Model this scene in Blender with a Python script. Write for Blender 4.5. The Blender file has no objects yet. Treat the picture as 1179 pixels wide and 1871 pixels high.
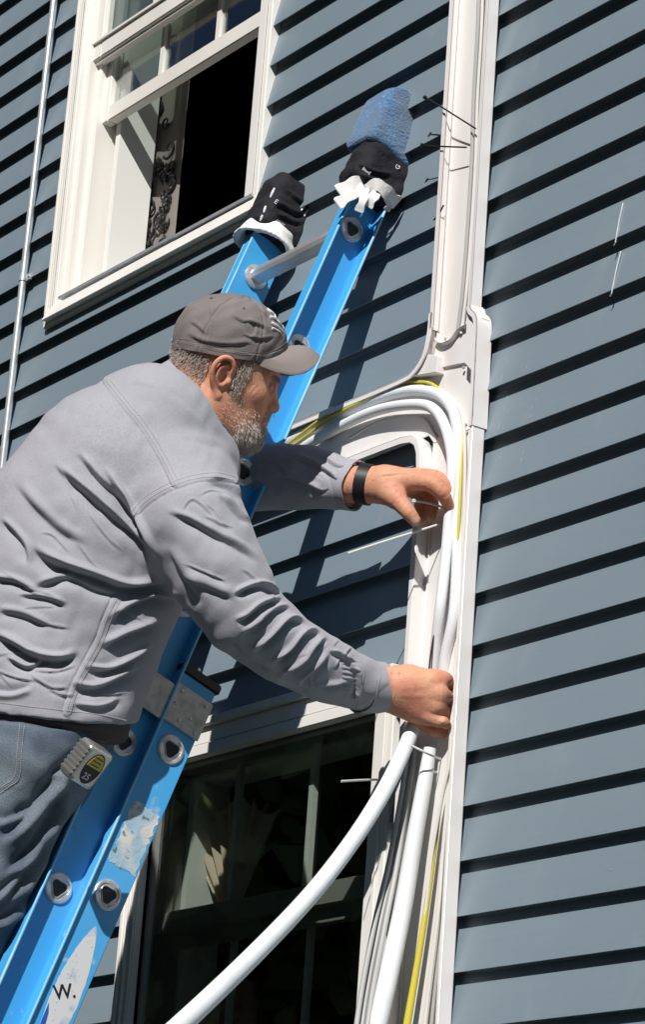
import bpy, bmesh, math, random
import numpy as np
from mathutils import Vector, Matrix
from mathutils.bvhtree import BVHTree
random.seed(7); np.random.seed(7)
PI = math.pi
S = bpy.context.scene
COL = S.collection

# ------------------------------------------------------------------ camera
ZS = 4.3                                    # height of siding course "0" above the ground
FPX = 5220.29; PX, PY = 589.5, 935.5
RT = np.array([0.5778934, 0.81304831, 0.07065175])      # photo right
DN = np.array([-0.21311584, 0.23390917, -0.9486138])    # photo down
FW = np.array([-0.78779493, 0.53314065, 0.30844804])    # viewing direction
CAM = np.array([0.0, -3.09643536, -2.68306769 + ZS])
cd = bpy.data.cameras.new('camera'); cam = bpy.data.objects.new('camera', cd); COL.objects.link(cam)
m = Matrix.Identity(4)
for i in range(3):
    m[i][0] = RT[i]; m[i][1] = -DN[i]; m[i][2] = -FW[i]; m[i][3] = CAM[i]
cam.matrix_world = m
cd.sensor_fit = 'HORIZONTAL'; cd.sensor_width = 36; cd.lens = 36 * FPX / 1179
cd.clip_start = 0.1; cd.clip_end = 500
S.camera = cam
# ------------------------------------------------------------------ light
SUN = np.array([0.86, -1.0, 1.15]); SUN = SUN / np.linalg.norm(SUN)      # direction to the sun
w = bpy.data.worlds.new('World'); S.world = w; w.use_nodes = True
nt = w.node_tree; bg = nt.nodes['Background']
sky = nt.nodes.new('ShaderNodeTexSky'); sky.sky_type = 'NISHITA'; sky.sun_disc = False
sky.sun_elevation = math.asin(SUN[2]); sky.sun_rotation = math.atan2(SUN[0], SUN[1])
nt.links.new(sky.outputs[0], bg.inputs[0]); bg.inputs[1].default_value = 0.05
sky.altitude = 2500; sky.air_density = 0.6; sky.dust_density = 0.0; sky.ozone_density = 1.0
sd = bpy.data.lights.new('sun', 'SUN'); sd.energy = 5.0; sd.angle = math.radians(0.5); sd.color = (1, 0.962, 0.922)
so = bpy.data.objects.new('sun', sd); COL.objects.link(so)
so.rotation_euler = Vector(SUN).to_track_quat('Z', 'Y').to_euler(); so.location = (3, -6, 9)
S.view_settings.view_transform = 'Standard'; S.view_settings.look = 'None'
S.view_settings.exposure = 0.08; S.view_settings.gamma = 1.0

# ------------------------------------------------------------------ helpers
def atY(u, v, Y):
    d = RT * ((u - PX) / FPX) + DN * ((v - PY) / FPX) + FW
    return CAM + d * ((Y - CAM[1]) / d[1])
def atX(u, v, X):
    d = RT * ((u - PX) / FPX) + DN * ((v - PY) / FPX) + FW
    return CAM + d * ((X - CAM[0]) / d[0])
def atD(u, v, D):
    return CAM + (RT * ((u - PX) / FPX) + DN * ((v - PY) / FPX) + FW) * D
def pix(P):
    q = P - CAM; z = q @ FW
    return np.stack([PX + FPX * (q @ RT) / z, PY + FPX * (q @ DN) / z], -1), z
def V(*a): return np.array(a, float)

def setp(o, label=None, cat=None, group=None, kind=None):
    if label: o['label'] = label
    if cat: o['category'] = cat
    if group: o['group'] = group
    if kind: o['kind'] = kind
    return o
def empty(name, loc, label=None, cat=None, group=None):
    o = bpy.data.objects.new(name, None); COL.objects.link(o); o.location = loc
    o.empty_display_size = 0.1
    return setp(o, label, cat, group)
def link(name, me, mat, parent=None):
    o = bpy.data.objects.new(name, me); COL.objects.link(o)
    if mat is not None: me.materials.append(mat)
    if parent is not None:
        o.parent = parent
        l = Vector((0, 0, 0)); q = parent
        while q is not None: l += q.location; q = q.parent
        o.location = -l
        # parents only ever carry a location, so world coordinates stay valid
    return o
class MB:
    def __init__(s): s.v = []; s.f = []
    def add(s, vs, fs):
        n = len(s.v); s.v += [tuple(map(float, x)) for x in vs]; s.f += [tuple(i + n for i in f) for f in fs]; return s
    def box(s, a, b, bev=0):
        x0, y0, z0 = a; x1, y1, z1 = b
        vs = [(x, y, z) for x in (x0, x1) for y in (y0, y1) for z in (z0, z1)]
        return s.add(vs, [(0, 1, 3, 2), (4, 6, 7, 5), (0, 4, 5, 1), (2, 3, 7, 6), (0, 2, 6, 4), (1, 5, 7, 3)])
    def obox(s, o, X, Y, Z, a, b):
        o = np.array(o); c = [o + X * x + Y * y + Z * z for x in (a[0], b[0]) for y in (a[1], b[1]) for z in (a[2], b[2])]
        return s.add(c, [(0, 1, 3, 2), (4, 6, 7, 5), (0, 4, 5, 1), (2, 3, 7, 6), (0, 2, 6, 4), (1, 5, 7, 3)])
    def tube(s, pts, r, n=14, cap=True, flat=None):
        pts = np.array(pts, float); k = len(pts); rr = np.full(k, r) if np.isscalar(r) else np.array(r)
        T = np.gradient(pts, axis=0); T /= np.linalg.norm(T, axis=1)[:, None] + 1e-12
        up = np.array([0, 0, 1.]) if abs(T[0][2]) < .9 else np.array([1., 0, 0])
        if flat is not None: up = np.array(flat[0], float)
        vs = []; N = np.cross(T[0], up); N /= np.linalg.norm(N)
        for i in range(k):
            N = N - T[i] * (N @ T[i]); N /= np.linalg.norm(N) + 1e-12; B = np.cross(T[i], N)
            sc = 1 if flat is None else flat[1]
            for j in range(n):
                a = 2 * PI * j / n; vs.append(pts[i] + rr[i] * (N * math.cos(a) + B * math.sin(a) * sc))
        fs = [(i * n + j, i * n + (j + 1) % n, (i + 1) * n + (j + 1) % n, (i + 1) * n + j) for i in range(k - 1) for j in range(n)]
        if cap: fs += [tuple(range(n))[::-1], tuple((k - 1) * n + j for j in range(n))]
        return s.add(vs, fs)
    def extr(s, poly, X, Y, o, N, t):
        o = np.array(o, float); n = len(poly)
        A = [o + X * p[0] + Y * p[1] for p in poly]; B = [a + N * t for a in A]
        return s.add(A + B, [tuple(range(n))[::-1], tuple(range(n, 2 * n))] + [(i, (i + 1) % n, n + (i + 1) % n, n + i) for i in range(n)])
    def islands(s):
        par = list(range(len(s.v)))
        def fd(i):
            while par[i] != i: par[i] = par[par[i]]; i = par[i]
            return i
        for f in s.f:
            a = fd(f[0])
            for i in f[1:]: par[fd(i)] = a
        gr = {}
        for f in s.f: gr.setdefault(fd(f[0]), []).append(f)
        out = []
        for fs in gr.values():
            ids = sorted({i for f in fs for i in f}); mp = {i: n for n, i in enumerate(ids)}
            q = MB(); q.v = [s.v[i] for i in ids]; q.f = [tuple(mp[i] for i in f) for f in fs]; out.append(q)
        return out
    def each(s, name, mat, parent=None, **k):
        """one object for every separate piece"""
        return [q.build(name, mat, parent, **k) for q in s.islands()]
    def build(s, name, mat, parent=None, bevel=0, smooth=False, seg=2):
        me = bpy.data.meshes.new(name); me.from_pydata(s.v, [], s.f)
        bm = bmesh.new(); bm.from_mesh(me)
        bmesh.ops.recalc_face_normals(bm, faces=bm.faces)
        if bevel:
            es = [e for e in bm.edges if len(e.link_faces) == 2 and e.calc_face_angle(0) > 0.5]
            bmesh.ops.bevel(bm, geom=es, offset=bevel, segments=seg, affect='EDGES', clamp_overlap=True)
        if smooth or bevel:
            for f in bm.faces: f.smooth = True
            for e in bm.edges:
                if len(e.link_faces) == 2 and e.calc_face_angle(0) > 0.7: e.smooth = False
        bm.to_mesh(me); bm.free()
        return link(name, me, mat, parent)
def crom(pts, n=8):
    P = [np.array(p, float) for p in pts]; P = [2 * P[0] - P[1]] + P + [2 * P[-1] - P[-2]]; out = []
    for i in range(1, len(P) - 2):
        for j in range(n):
            t = j / n
            out.append(.5 * (2 * P[i] + (P[i + 1] - P[i - 1]) * t + (2 * P[i - 1] - 5 * P[i] + 4 * P[i + 1] - P[i + 2]) * t * t + (3 * P[i] - P[i - 1] - 3 * P[i + 1] + P[i + 2]) * t ** 3))
    out.append(P[-2]); return np.array(out)

# ---- materials
def mat(name, col, rough=.5, spec=.5, metal=0, bump=None, var=None, sheen=0, coat=0):
    """bump: list of (scale, strength, detail, stretch) ; var: (scale, amount, second colour)"""
    m = bpy.data.materials.new(name); m.use_nodes = True; t = m.node_tree; N = t.nodes; L = t.links
    p = N['Principled BSDF']; p.inputs['Base Color'].default_value = (*col, 1); p.inputs['Roughness'].default_value = rough
    p.inputs['Specular IOR Level'].default_value = spec; p.inputs['Metallic'].default_value = metal
    if sheen: p.inputs['Sheen Weight'].default_value = sheen
    if coat: p.inputs['Coat Weight'].default_value = coat
    tc = N.new('ShaderNodeTexCoord')
    prev = None
    for (sc, st, de, stretch) in (bump or []):
        mp = N.new('ShaderNodeMapping'); mp.inputs['Scale'].default_value = stretch; L.new(tc.outputs['Object'], mp.inputs[0])
        nz = N.new('ShaderNodeTexNoise'); nz.inputs['Scale'].default_value = sc; nz.inputs['Detail'].default_value = de; L.new(mp.outputs[0], nz.inputs[0])
        b = N.new('ShaderNodeBump'); b.inputs['Strength'].default_value = st; b.inputs['Distance'].default_value = .004; L.new(nz.outputs[0], b.inputs['Height'])
        if prev: L.new(prev.outputs[0], b.inputs['Normal'])
        prev = b
    if prev: L.new(prev.outputs[0], p.inputs['Normal'])
    if var:
        last = None
        for (sc, lo, hi, c2, stretch) in var:
            mp = N.new('ShaderNodeMapping'); mp.inputs['Scale'].default_value = stretch; L.new(tc.outputs['Object'], mp.inputs[0])
            nz = N.new('ShaderNodeTexNoise'); nz.inputs['Scale'].default_value = sc; nz.inputs['Detail'].default_value = 5; L.new(mp.outputs[0], nz.inputs[0])
            r = N.new('ShaderNodeMapRange'); r.inputs[1].default_value = lo; r.inputs[2].default_value = hi; L.new(nz.outputs[0], r.inputs[0])
            mx = N.new('ShaderNodeMix'); mx.data_type = 'RGBA'; L.new(r.outputs[0], mx.inputs[0])
            if last: L.new(last.outputs[2], mx.inputs[6])
            else: mx.inputs[6].default_value = (*col, 1)
            mx.inputs[7].default_value = (*c2, 1); last = mx
        L.new(last.outputs[2], p.inputs['Base Color'])
    return m
U1 = (1, 1, 1)
M = {}
M['siding'] = mat('vinyl_siding', (.188, .243, .284), .40, .45, bump=[(60, .10, 4, (.12, 1, 1)), (3, .12, 2, (.5, 1, 1))],
                  var=[(1.6, .35, .7, (.212, .268, .310), (1, 1, 1)), (9, .60, .80, (.24, .292, .325), (1, 1, .35))])
M['scuff'] = mat('pale_scuff', (.30, .35, .375), .7)
M['dark'] = mat('dark_board', (.02, .02, .022), .9)
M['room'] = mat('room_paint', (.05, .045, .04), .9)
M['jamb'] = mat('white_jamb_paint', (.80, .80, .76), .6)
M['trim'] = mat('white_vinyl_trim', (.82, .805, .765), .38, .4, bump=[(15, .03, 2, U1)], var=[(6, .5, .8, (.72, .69, .63), (1, 1, .3))])
M['sash'] = mat('window_sash_vinyl', (.81, .785, .735), .4, .4, var=[(5, .5, .8, (.70, .66, .59), (1, 1, .3))])
M['dsash'] = mat('shade_grey_sash', (.30, .29, .265), .5)  # sash vinyl darkened: shade behind the storm glass put into the colour
M['duct'] = mat('duct_plastic', (.81, .785, .765), .35, .4, bump=[(12, .04, 2, U1)], var=[(7, .52, .8, (.72, .68, .65), (1, 1, .25))])
M['foam'] = mat('pipe_insulation_foam', (.78, .81, .83), .5, .35, bump=[(40, .12, 3, U1)], var=[(10, .45, .8, (.70, .73, .75), U1)])
M['blue'] = mat('blue_fibreglass', (.055, .37, .745), .40, .5, bump=[(90, .06, 3, (1, .08, .08))],
                var=[(9, .48, .74, (.09, .385, .73), (1, .3, .3)), (60, .66, .74, (.30, .48, .62), (1, .5, .5)), (26, .70, .76, (.16, .24, .30), U1)])
M['alu'] = mat('brushed_aluminium', (.66, .66, .67), .36, .5, .6, bump=[(80, .15, 4, (.05, 1, 1))], var=[(30, .5, .75, (.40, .40, .41), (.2, 1, 1))])
M['galv'] = mat('galvanised_steel', (.60, .64, .66), .38, .5, .55, var=[(25, .4, .7, (.48, .52, .55), U1)])
M['cast'] = mat('cast_aluminium_plate', (.55, .53, .50), .45, .5, .6, bump=[(60, .2, 4, U1)], var=[(40, .45, .7, (.36, .34, .32), U1)])
M['black'] = mat('black_plastic', (.012, .012, .013), .45)
M['glove'] = mat('black_nylon_glove', (.016, .016, .020), .8, .25, bump=[(50, .5, 4, U1), (200, .3, 2, U1)])
M['cuff'] = mat('white_glove_cuff', (.84, .82, .80), .85, .2, bump=[(60, .4, 3, U1)], sheen=.2)
M['sock'] = mat('blue_fleece', (.085, .18, .34), .95, .1, bump=[(220, .7, 4, U1), (70, .6, 3, (.3, .3, 2))], var=[(190, .50, .80, (.22, .34, .50), U1), (11, .45, .62, (.12, .17, .23), U1)], sheen=.4)
M['shirt'] = mat('grey_cotton_twill', (.345, .347, .385), .9, .2, bump=[(11, .30, 5, (1, 1, 1.8)), (48, .20, 5, U1), (600, .25, 2, U1)],
                 var=[(6, .45, .75, (.38, .382, .42), U1), (230, .40, .66, (.325, .327, .365), U1)], sheen=.15)
M['stitch'] = mat('pale_stitching', (.46, .45, .48), .9)
M['under'] = mat('dark_undershirt', (.075, .06, .065), .95, bump=[(30, .5, 4, U1)])
M['jeans'] = mat('worn_denim', (.075, .102, .14), .9, .2, bump=[(12, .4, 4, U1), (500, .35, 2, U1)],
                 var=[(4, .44, .62, (.20, .235, .27), U1), (13, .5, .7, (.06, .08, .11), U1), (700, .42, .7, (.07, .095, .135), U1)])
M['cap'] = mat('taupe_cotton_cap', (.175, .155, .150), .9, .2, bump=[(16, .3, 3, U1), (400, .25, 2, U1)], var=[(12, .4, .7, (.215, .192, .186), U1)])
M['brimm'] = mat('taupe_cotton_brim', (.235, .205, .195), .88, .2, bump=[(350, .2, 2, U1)], var=[(10, .4, .7, (.22, .19, .18), U1)])
M['hair'] = mat('grey_hair', (.50, .46, .42), .6, .4, var=[(120, .48, .70, (.26, .23, .21), U1)])
M['beard'] = mat('white_beard_hair', (.62, .57, .52), .6, .4, var=[(120, .50, .72, (.36, .30, .26), U1)])
M['eye'] = mat('eye', (.10, .08, .07), .2)
M['nail'] = mat('finger_nail', (.70, .42, .34), .3, .5)
M['yellow'] = mat('yellow_cable_jacket', (.62, .53, .06), .45)
M['cgrey'] = mat('grey_cable_jacket', (.42, .42, .41), .5)
M['cwhite'] = mat('white_cable_jacket', (.72, .70, .66), .45)
M['tie'] = mat('white_nylon_tie', (.70, .70, .66), .4)
M['print'] = mat('white_print', (.72, .72, .74), .6)
M['decal'] = mat('worn_white_decal', (.62, .64, .65), .5, var=[(30, .55, .66, (.40, .47, .55), U1)])
M['decalb'] = mat('blue_print', (.02, .09, .42), .5)
M['resid'] = mat('sticker_residue', (.33, .48, .58), .75, bump=[(60, .5, 4, U1)], var=[(30, .43, .60, (.62, .60, .56), U1), (75, .62, .70, (.12, .16, .18), U1)])
M['yell'] = mat('yellow_print', (.62, .50, .06), .45)
M['chrome'] = mat('satin_chrome_plastic', (.60, .59, .56), .30, .5, .85, bump=[(30, .2, 3, U1)])
M['lawn'] = mat('lawn', (.022, .036, .012), .95, var=[(3, .4, .7, (.035, .045, .018), U1)])
M['concrete'] = mat('concrete', (.30, .29, .27), .9)
M['leaf'] = mat('leaf', (.07, .115, .03), .5, var=[(1.5, .4, .65, (.12, .12, .03), U1)])
M['bark'] = mat('bark', (.10, .075, .055), .9)
M['curtain'] = mat('floral_curtain', (.22, .20, .175), .9)
M['pink'] = mat('dusty_pink_cloth', (.60, .30, .28), .9, var=[(10, .4, .7, (.22, .09, .08), U1)])
M['tan'] = mat('tan_pleated_paper', (.66, .52, .40), .85)
# skin
def ridged(m, sc, st, dist, rough=.55):
    t = m.node_tree; N = t.nodes; L = t.links; p = N['Principled BSDF']; tc = N.new('ShaderNodeTexCoord')
    mp = N.new('ShaderNodeMapping'); mp.inputs['Rotation'].default_value = (.5, .3, .6); mp.inputs['Scale'].default_value = (1, 1, 2.2); L.new(tc.outputs['Object'], mp.inputs[0])
    nz = N.new('ShaderNodeTexNoise'); nz.noise_type = 'RIDGED_MULTIFRACTAL'; nz.inputs['Scale'].default_value = sc; nz.inputs['Detail'].default_value = 5; nz.inputs['Roughness'].default_value = rough; nz.inputs['Distortion'].default_value = .6; L.new(mp.outputs[0], nz.inputs[0])
    b = N.new('ShaderNodeBump'); b.inputs['Strength'].default_value = st; b.inputs['Distance'].default_value = dist; L.new(nz.outputs[0], b.inputs['Height'])
    old = p.inputs['Normal'].links
    if old: L.new(old[0].from_socket, b.inputs['Normal'])
    L.new(b.outputs[0], p.inputs['Normal'])
ridged(M['shirt'], 7, .55, .006); ridged(M['jeans'], 8, .5, .006); ridged(M['cap'], 9, .25, .004); ridged(M['under'], 9, .5, .006); ridged(M['glove'], 16, .6, .004)
def skin():
    m = mat('skin', (.64, .325, .20), .55, .3, bump=[(130, .22, 3, U1), (500, .15, 2, U1)],
            var=[(22, .42, .66, (.60, .245, .165), U1), (70, .58, .74, (.48, .21, .14), U1)])
    p = m.node_tree.nodes['Principled BSDF']
    p.inputs['Subsurface Weight'].default_value = .08; p.inputs['Subsurface Radius'].default_value = (.008, .003, .0015)
    return m
M['skin'] = skin()
def glassmat():
    m = bpy.data.materials.new('window_glass'); m.use_nodes = True; t = m.node_tree; N = t.nodes; L = t.links
    N.remove(N['Principled BSDF']); out = N['Material Output']
    tr = N.new('ShaderNodeBsdfTransparent'); tr.inputs[0].default_value = (.88, .92, .90, 1)
    gl = N.new('ShaderNodeBsdfGlossy'); gl.inputs['Roughness'].default_value = .01
    lw = N.new('ShaderNodeLayerWeight'); lw.inputs[0].default_value = .5
    pw = N.new('ShaderNodeMath'); pw.operation = 'POWER'; pw.inputs[1].default_value = 2.4; L.new(lw.outputs['Facing'], pw.inputs[0])
    fr = N.new('ShaderNodeMapRange'); fr.inputs[3].default_value = .07; fr.inputs[4].default_value = 1.0; L.new(pw.outputs[0], fr.inputs[0])
    nz = N.new('ShaderNodeTexNoise'); nz.inputs['Scale'].default_value = 2.5; b = N.new('ShaderNodeBump'); b.inputs['Strength'].default_value = .04
    L.new(nz.outputs[0], b.inputs['Height']); L.new(b.outputs[0], gl.inputs['Normal'])
    mx = N.new('ShaderNodeMixShader'); L.new(fr.outputs[0], mx.inputs[0]); L.new(tr.outputs[0], mx.inputs[1]); L.new(gl.outputs[0], mx.inputs[2])
    L.new(mx.outputs[0], out.inputs[0]); return m
M['glass'] = glassmat()

# ------------------------------------------------------------------ ground and background
MB().add([(-200, -200, 0), (200, -200, 0), (200, 200, 0), (-200, 200, 0)], [(0, 1, 2, 3)]).build('ground', M['lawn'])['kind'] = 'structure'

# ------------------------------------------------------------------ house
house = empty('clapboard_house', (-5, 0, 0), 'grey-blue house wall of horizontal vinyl lap siding with white-framed windows', 'house')
CH, DB = .1, .0238
def zb(k): return ZS - CH * k + .0190
def siding(mb, x0, x1, zlo, zhi):
    for k in range(-30, 45):
        b = zb(k); t = zb(k - 1)
        lo = max(b, zlo); hi = min(t, zhi)
        if hi - lo < 1e-4: continue
        def y(z): return -(.003 + (DB - .003) * (t - z) / CH)
        prof = [(y(hi), hi)]
        if lo == b: prof += [(y(b + .0022), b + .0022), (-(DB - .0003), b + .0007), (-(DB - .0018), b), (-(DB - .0034), b + .0012), (-(DB - .0050), b + .0130), (-.0050, b + .0150), (-.0030, b + .0004), (0.0, b + .0004)]
        else: prof += [(y(lo), lo)]
        vs = [(x, p[0], p[1]) for x in (x0, x1) for p in prof]; n = len(prof)
        mb.add(vs, [(i, i + 1, n + i + 1, n + i) for i in range(n - 1)])
mb = MB()
UW = (-5.825, -4.889, ZS - .135, ZS + 1.5)      # upper window opening in siding
LW = (-5.178, -4.250, ZS - 3.0, ZS - 1.272)
ZT, ZB = ZS + 2.4, .35
for x0, x1, rs in [(-12, UW[0], [(ZB, ZT)]), (UW[0], LW[0], [(ZB, UW[2]), (UW[3], ZT)]), (LW[0], UW[1], [(ZB, LW[2]), (LW[3], UW[2]), (UW[3], ZT)]),
                   (UW[1], LW[1], [(ZB, LW[2]), (LW[3], ZT)]), (LW[1], -1.5, [(ZB, ZT)])]:
    for a, b in rs: siding(mb, x0, x1, a, b)
mb.build('siding', M['siding'], house, smooth=True)
# house body behind the siding: a hollow dark shell, foundation, corner board, roof
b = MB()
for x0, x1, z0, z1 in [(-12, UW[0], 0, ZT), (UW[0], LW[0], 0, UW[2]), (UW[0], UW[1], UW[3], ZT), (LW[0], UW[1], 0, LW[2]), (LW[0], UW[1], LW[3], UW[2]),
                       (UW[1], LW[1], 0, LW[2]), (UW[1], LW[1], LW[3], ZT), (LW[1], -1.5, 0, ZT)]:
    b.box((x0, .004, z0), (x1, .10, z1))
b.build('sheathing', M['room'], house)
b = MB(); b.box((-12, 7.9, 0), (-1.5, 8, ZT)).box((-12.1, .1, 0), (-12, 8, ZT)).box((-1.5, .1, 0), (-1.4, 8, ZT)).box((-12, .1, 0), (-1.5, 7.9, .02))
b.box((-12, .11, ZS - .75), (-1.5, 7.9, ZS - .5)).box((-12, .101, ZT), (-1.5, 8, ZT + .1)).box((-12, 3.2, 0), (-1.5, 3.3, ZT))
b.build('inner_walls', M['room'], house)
MB().box((-12.02, -.02, 0), (-1.38, .003, .35)).build('foundation', M['concrete'], house)
MB().box((-1.5, -.03, .35), (-1.38, .1, ZT)).build('corner_board', M['trim'], house, bevel=.003)
b = MB(); b.add([(-12.4, -.12, ZT + .1), (-1.0, -.12, ZT + .1), (-1.0, 4, ZT + 2.2), (-12.4, 4, ZT + 2.2), (-12.4, 8.3, ZT + .1), (-1.0, 8.3, ZT + .1)], [(0, 1, 2, 3), (3, 2, 5, 4), (0, 3, 4), (1, 5, 2)])
b.build('roof', M['dark'], house)
# siding lap seams on the right
b = MB()
for (u0, v0, u1, v1) in [(1139, 372, 1125, 444), (1135, 460, 1118, 537)]:
    p, q = atY(u0, v0, -.0105), atY(u1, v1, -.0250)
    b.tube([p, p * .5 + q * .5 + V(0, -.0012, 0), q, q + V(-.004, 0, -.004)], .0015, 6)
b.each('siding_seam', M['galv'], house)

b = MB(); rs_ = random.Random(4)
for (u0, v0, u1, v1, n_) in [(988, 712, 952, 852, 9), (928, 655, 912, 860, 7), (968, 668, 965, 690, 2), (1082, 709, 1086, 711, 2), (1110, 1588, 1126, 1590, 2), (895, 875, 896, 877, 1)]:
    for i in range(n_):
        t = i / max(n_, 1); u_ = u0 + (u1 - u0) * t + rs_.uniform(-2, 2); v_ = v0 + (v1 - v0) * t; L_ = (v1 - v0) / n_ * rs_.uniform(.3, .8)
        p = atY(u_, v_, -.012); q = atY(u_ + (u1 - u0) / n_ * .6, v_ + L_, -.012)
        # lie on the board face at this height
        for P_s in (p, q):
            kk = math.ceil((zb(0) - P_s[2]) / CH); tt_ = zb(kk - 1); P_s[1] = -(.003 + (DB - .003) * (tt_ - P_s[2]) / CH) - .0004
        b.tube([p, (p + q) / 2, q], [.0004, .0011, .0004], 5, True, ((0, 1, 0), .4))
b.each('scuff_mark', M['scuff'], house)

# ---- windows
def frame_rect(mb, x0, x1, z0, z1, w, y0, y1, wb=None, wt=None):
    wb = w if wb is None else wb; wt = w if wt is None else wt
    mb.box((x0, y0, z0), (x0 + w, y1, z1)); mb.box((x1 - w, y0, z0), (x1, y1, z1))
    mb.box((x0 + w, y0, z0), (x1 - w, y1, z0 + wb)); mb.box((x0 + w, y0, z1 - wt), (x1 - w, y1, z1))
# upper window
X0, X1, Z0, Z1 = -5.812, -4.882, ZS - .150, ZS + 1.52
b = MB(); frame_rect(b, X0, X1, Z0, Z1, .052, -.03, .004, wb=.030)
w1 = b.build('window', M['trim'], house, bevel=.003)
b = MB()
b.box((X0 + .010, -.036, Z0 + .03), (X0 + .020, -.03, Z1 - .03))
b.box((X0 + .030, -.034, Z0 + .03), (X0 + .042, -.03, Z1 - .03))
b.box((X1 - .026, -.034, Z0 + .05), (X1 - .014, -.03, Z1 - .03))
b.each('casing_bead', M['trim'], w1, bevel=.002)
b = MB()   # stepped frame behind the casing
frame_rect(b, X0 + .044, X1 - .044, Z0 + .024, Z1 - .03, .022, -.012, .020)
frame_rect(b, X0 + .060, X1 - .060, Z0 + .034, Z1 - .04, .022, .014, .105)
b.build('window_frame', M['sash'], w1, bevel=.002)
b = MB()
b.add([(X0 + .02, -.046, Z0 + .012), (X1 + .002, -.046, Z0 + .012), (X1 + .002, -.030, Z0 + .050), (X0 + .02, -.030, Z0 + .050),
       (X0 + .02, -.001, Z0 + .012), (X1 + .002, -.001, Z0 + .012), (X1 + .002, -.001, Z0 + .050), (X0 + .02, -.001, Z0 + .050)],
      [(0, 1, 2, 3), (4, 7, 6, 5), (0, 4, 5, 1), (3, 2, 6, 7), (0, 3, 7, 4), (1, 5, 6, 2)])
b.build('sill', M['trim'], w1, bevel=.0015)
b = MB(); b.box((X0 + .075, -.036, Z0 + .056), (X0 + .60, -.016, Z0 + .062)); b.box((X0 + .60, -.036, Z0 + .053), (X1 - .01, -.016, Z0 + .060)); b.build('sill_track', M['galv'], w1)
IX0, IX1 = X0 + .082, X1 - .082
ZM = ZS + .562
b = MB(); frame_rect(b, IX0 - .022, IX1 + .022, ZM, Z1 - .045, .042, -.004, .024, wb=.050)
s1 = b.build('upper_sash', M['sash'], w1, bevel=.0025)
b = MB(); b.box((IX0 - .02, -.010, ZM + .044), (IX1 + .02, -.004, ZM + .050)); b.box((IX0 - .02, .004, ZM - .008), (IX1 + .02, .022, ZM)); b.build('sash_lip', M['sash'], s1)
b = MB(); b.box((IX0 + .02, .009, ZM + .05), (IX1 - .02, .012, Z1 - .09)); b.build('glass', M['glass'], s1)
zl = ZS + .395
b = MB(); frame_rect(b, IX0 - .01, IX1 + .01, zl, zl + .80, .035, .032, .060, wb=.043)
s2 = b.build('lower_sash', M['sash'], w1, bevel=.0025)
b = MB(); b.box((IX0 + .02, .045, zl + .043), (IX1 - .02, .048, zl + .765)); b.build('glass', M['glass'], s2)
b = MB()
for fx in (.33, .66):
    x = IX0 + (IX1 - IX0) * fx; b.box((x - .008, .038, zl + .043), (x + .008, .055, zl + .765))
b.each('muntin', M['sash'], s2)
b = MB()
for fx in (.33, .66):
    x = IX0 + (IX1 - IX0) * fx; b.box((x - .008, .004, ZM + .05), (x + .008, .018, Z1 - .09))
b.each('muntin', M['sash'], s1)
# deep white inner reveal
def reveal(parent, x0, x1, z0, z1, ya, yb):
    b = MB(); b.box((x0 - .02, ya, z0 - .02), (x0, yb, z1 + .02)); b.box((x1, ya, z0 - .02), (x1 + .02, yb, z1 + .02)); b.box((x0, ya, z0 - .02), (x1, yb, z0)); b.box((x0, ya, z1), (x1, yb, z1 + .02))
    return b.build('inner_reveal', M['jamb'], parent)
reveal(w1, X0 + .125, X1 - .085, Z0 + .058, Z1 - .09, .062, .165)
# curtain of the upper window with dark flourishes
def curtain_sheet(x0, x1, z0, z1, y0, amp, n, seed=0, thick=.003):
    r = random.Random(seed); k = int((x1 - x0) / .006) + 2; vs = []; fs = []
    rows = 14
    for i in range(rows):
        z = z0 + (z1 - z0) * i / (rows - 1)
        for j in range(k):
            t = j / (k - 1); vs.append((x0 + (x1 - x0) * t, y0 + amp * math.sin(t * n * 2 * PI + .3 * math.sin(z * 3)), z))
    for i in range(rows - 1):
        for j in range(k - 1): fs.append((i * k + j, i * k + j + 1, (i + 1) * k + j + 1, (i + 1) * k + j))
    return MB().add(vs, fs)
cu = empty('patterned_curtain', (-5.6, .18, ZS), 'beige curtain with black scroll flourishes inside the upper window', 'curtain')
for c_ in [curtain_sheet(-5.78, -5.575, ZS - .085, ZS + 1.35, .180, .004, 2.0)]:
    c_.build('curtain_cloth', M['curtain'], cu, smooth=True)
b = MB(); rr = random.Random(3)
def spiral(cx, cz, r0, turns, dirn, a0, y=.172):
    pts = []
    for i in range(26):
        t = i / 25; a = a0 + dirn * turns * 2 * PI * t; r = r0 * (1 - t) ** .8 + .0025
        pts.append((cx + r * math.cos(a), y, cz + r * math.sin(a)))
    return pts
for i in range(48):
    cx = -5.75 + rr.random() * .155; cz = ZS - .07 + (i % 34) * .0273 + (.5 if i > 33 else 0) * .02
    pts = spiral(cx, cz, .012 + rr.random() * .014, 1.0 + rr.random() * .5, rr.choice((-1, 1)), rr.random() * 6)
    b.tube(pts, [.0042 - .003 * k / 25 for k in range(26)], 6)
    if rr.random() < .6:
        for q in range(3):
            a = rr.random() * 6; b.tube([(cx, .172, cz), (cx + .012 * math.cos(a), .172, cz + .012 * math.sin(a)), (cx + .024 * math.cos(a + .4), .172, cz + .024 * math.sin(a + .4))], [.002, .0045, .001], 6)
b.build('curtain_pattern', M['black'], cu)
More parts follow.
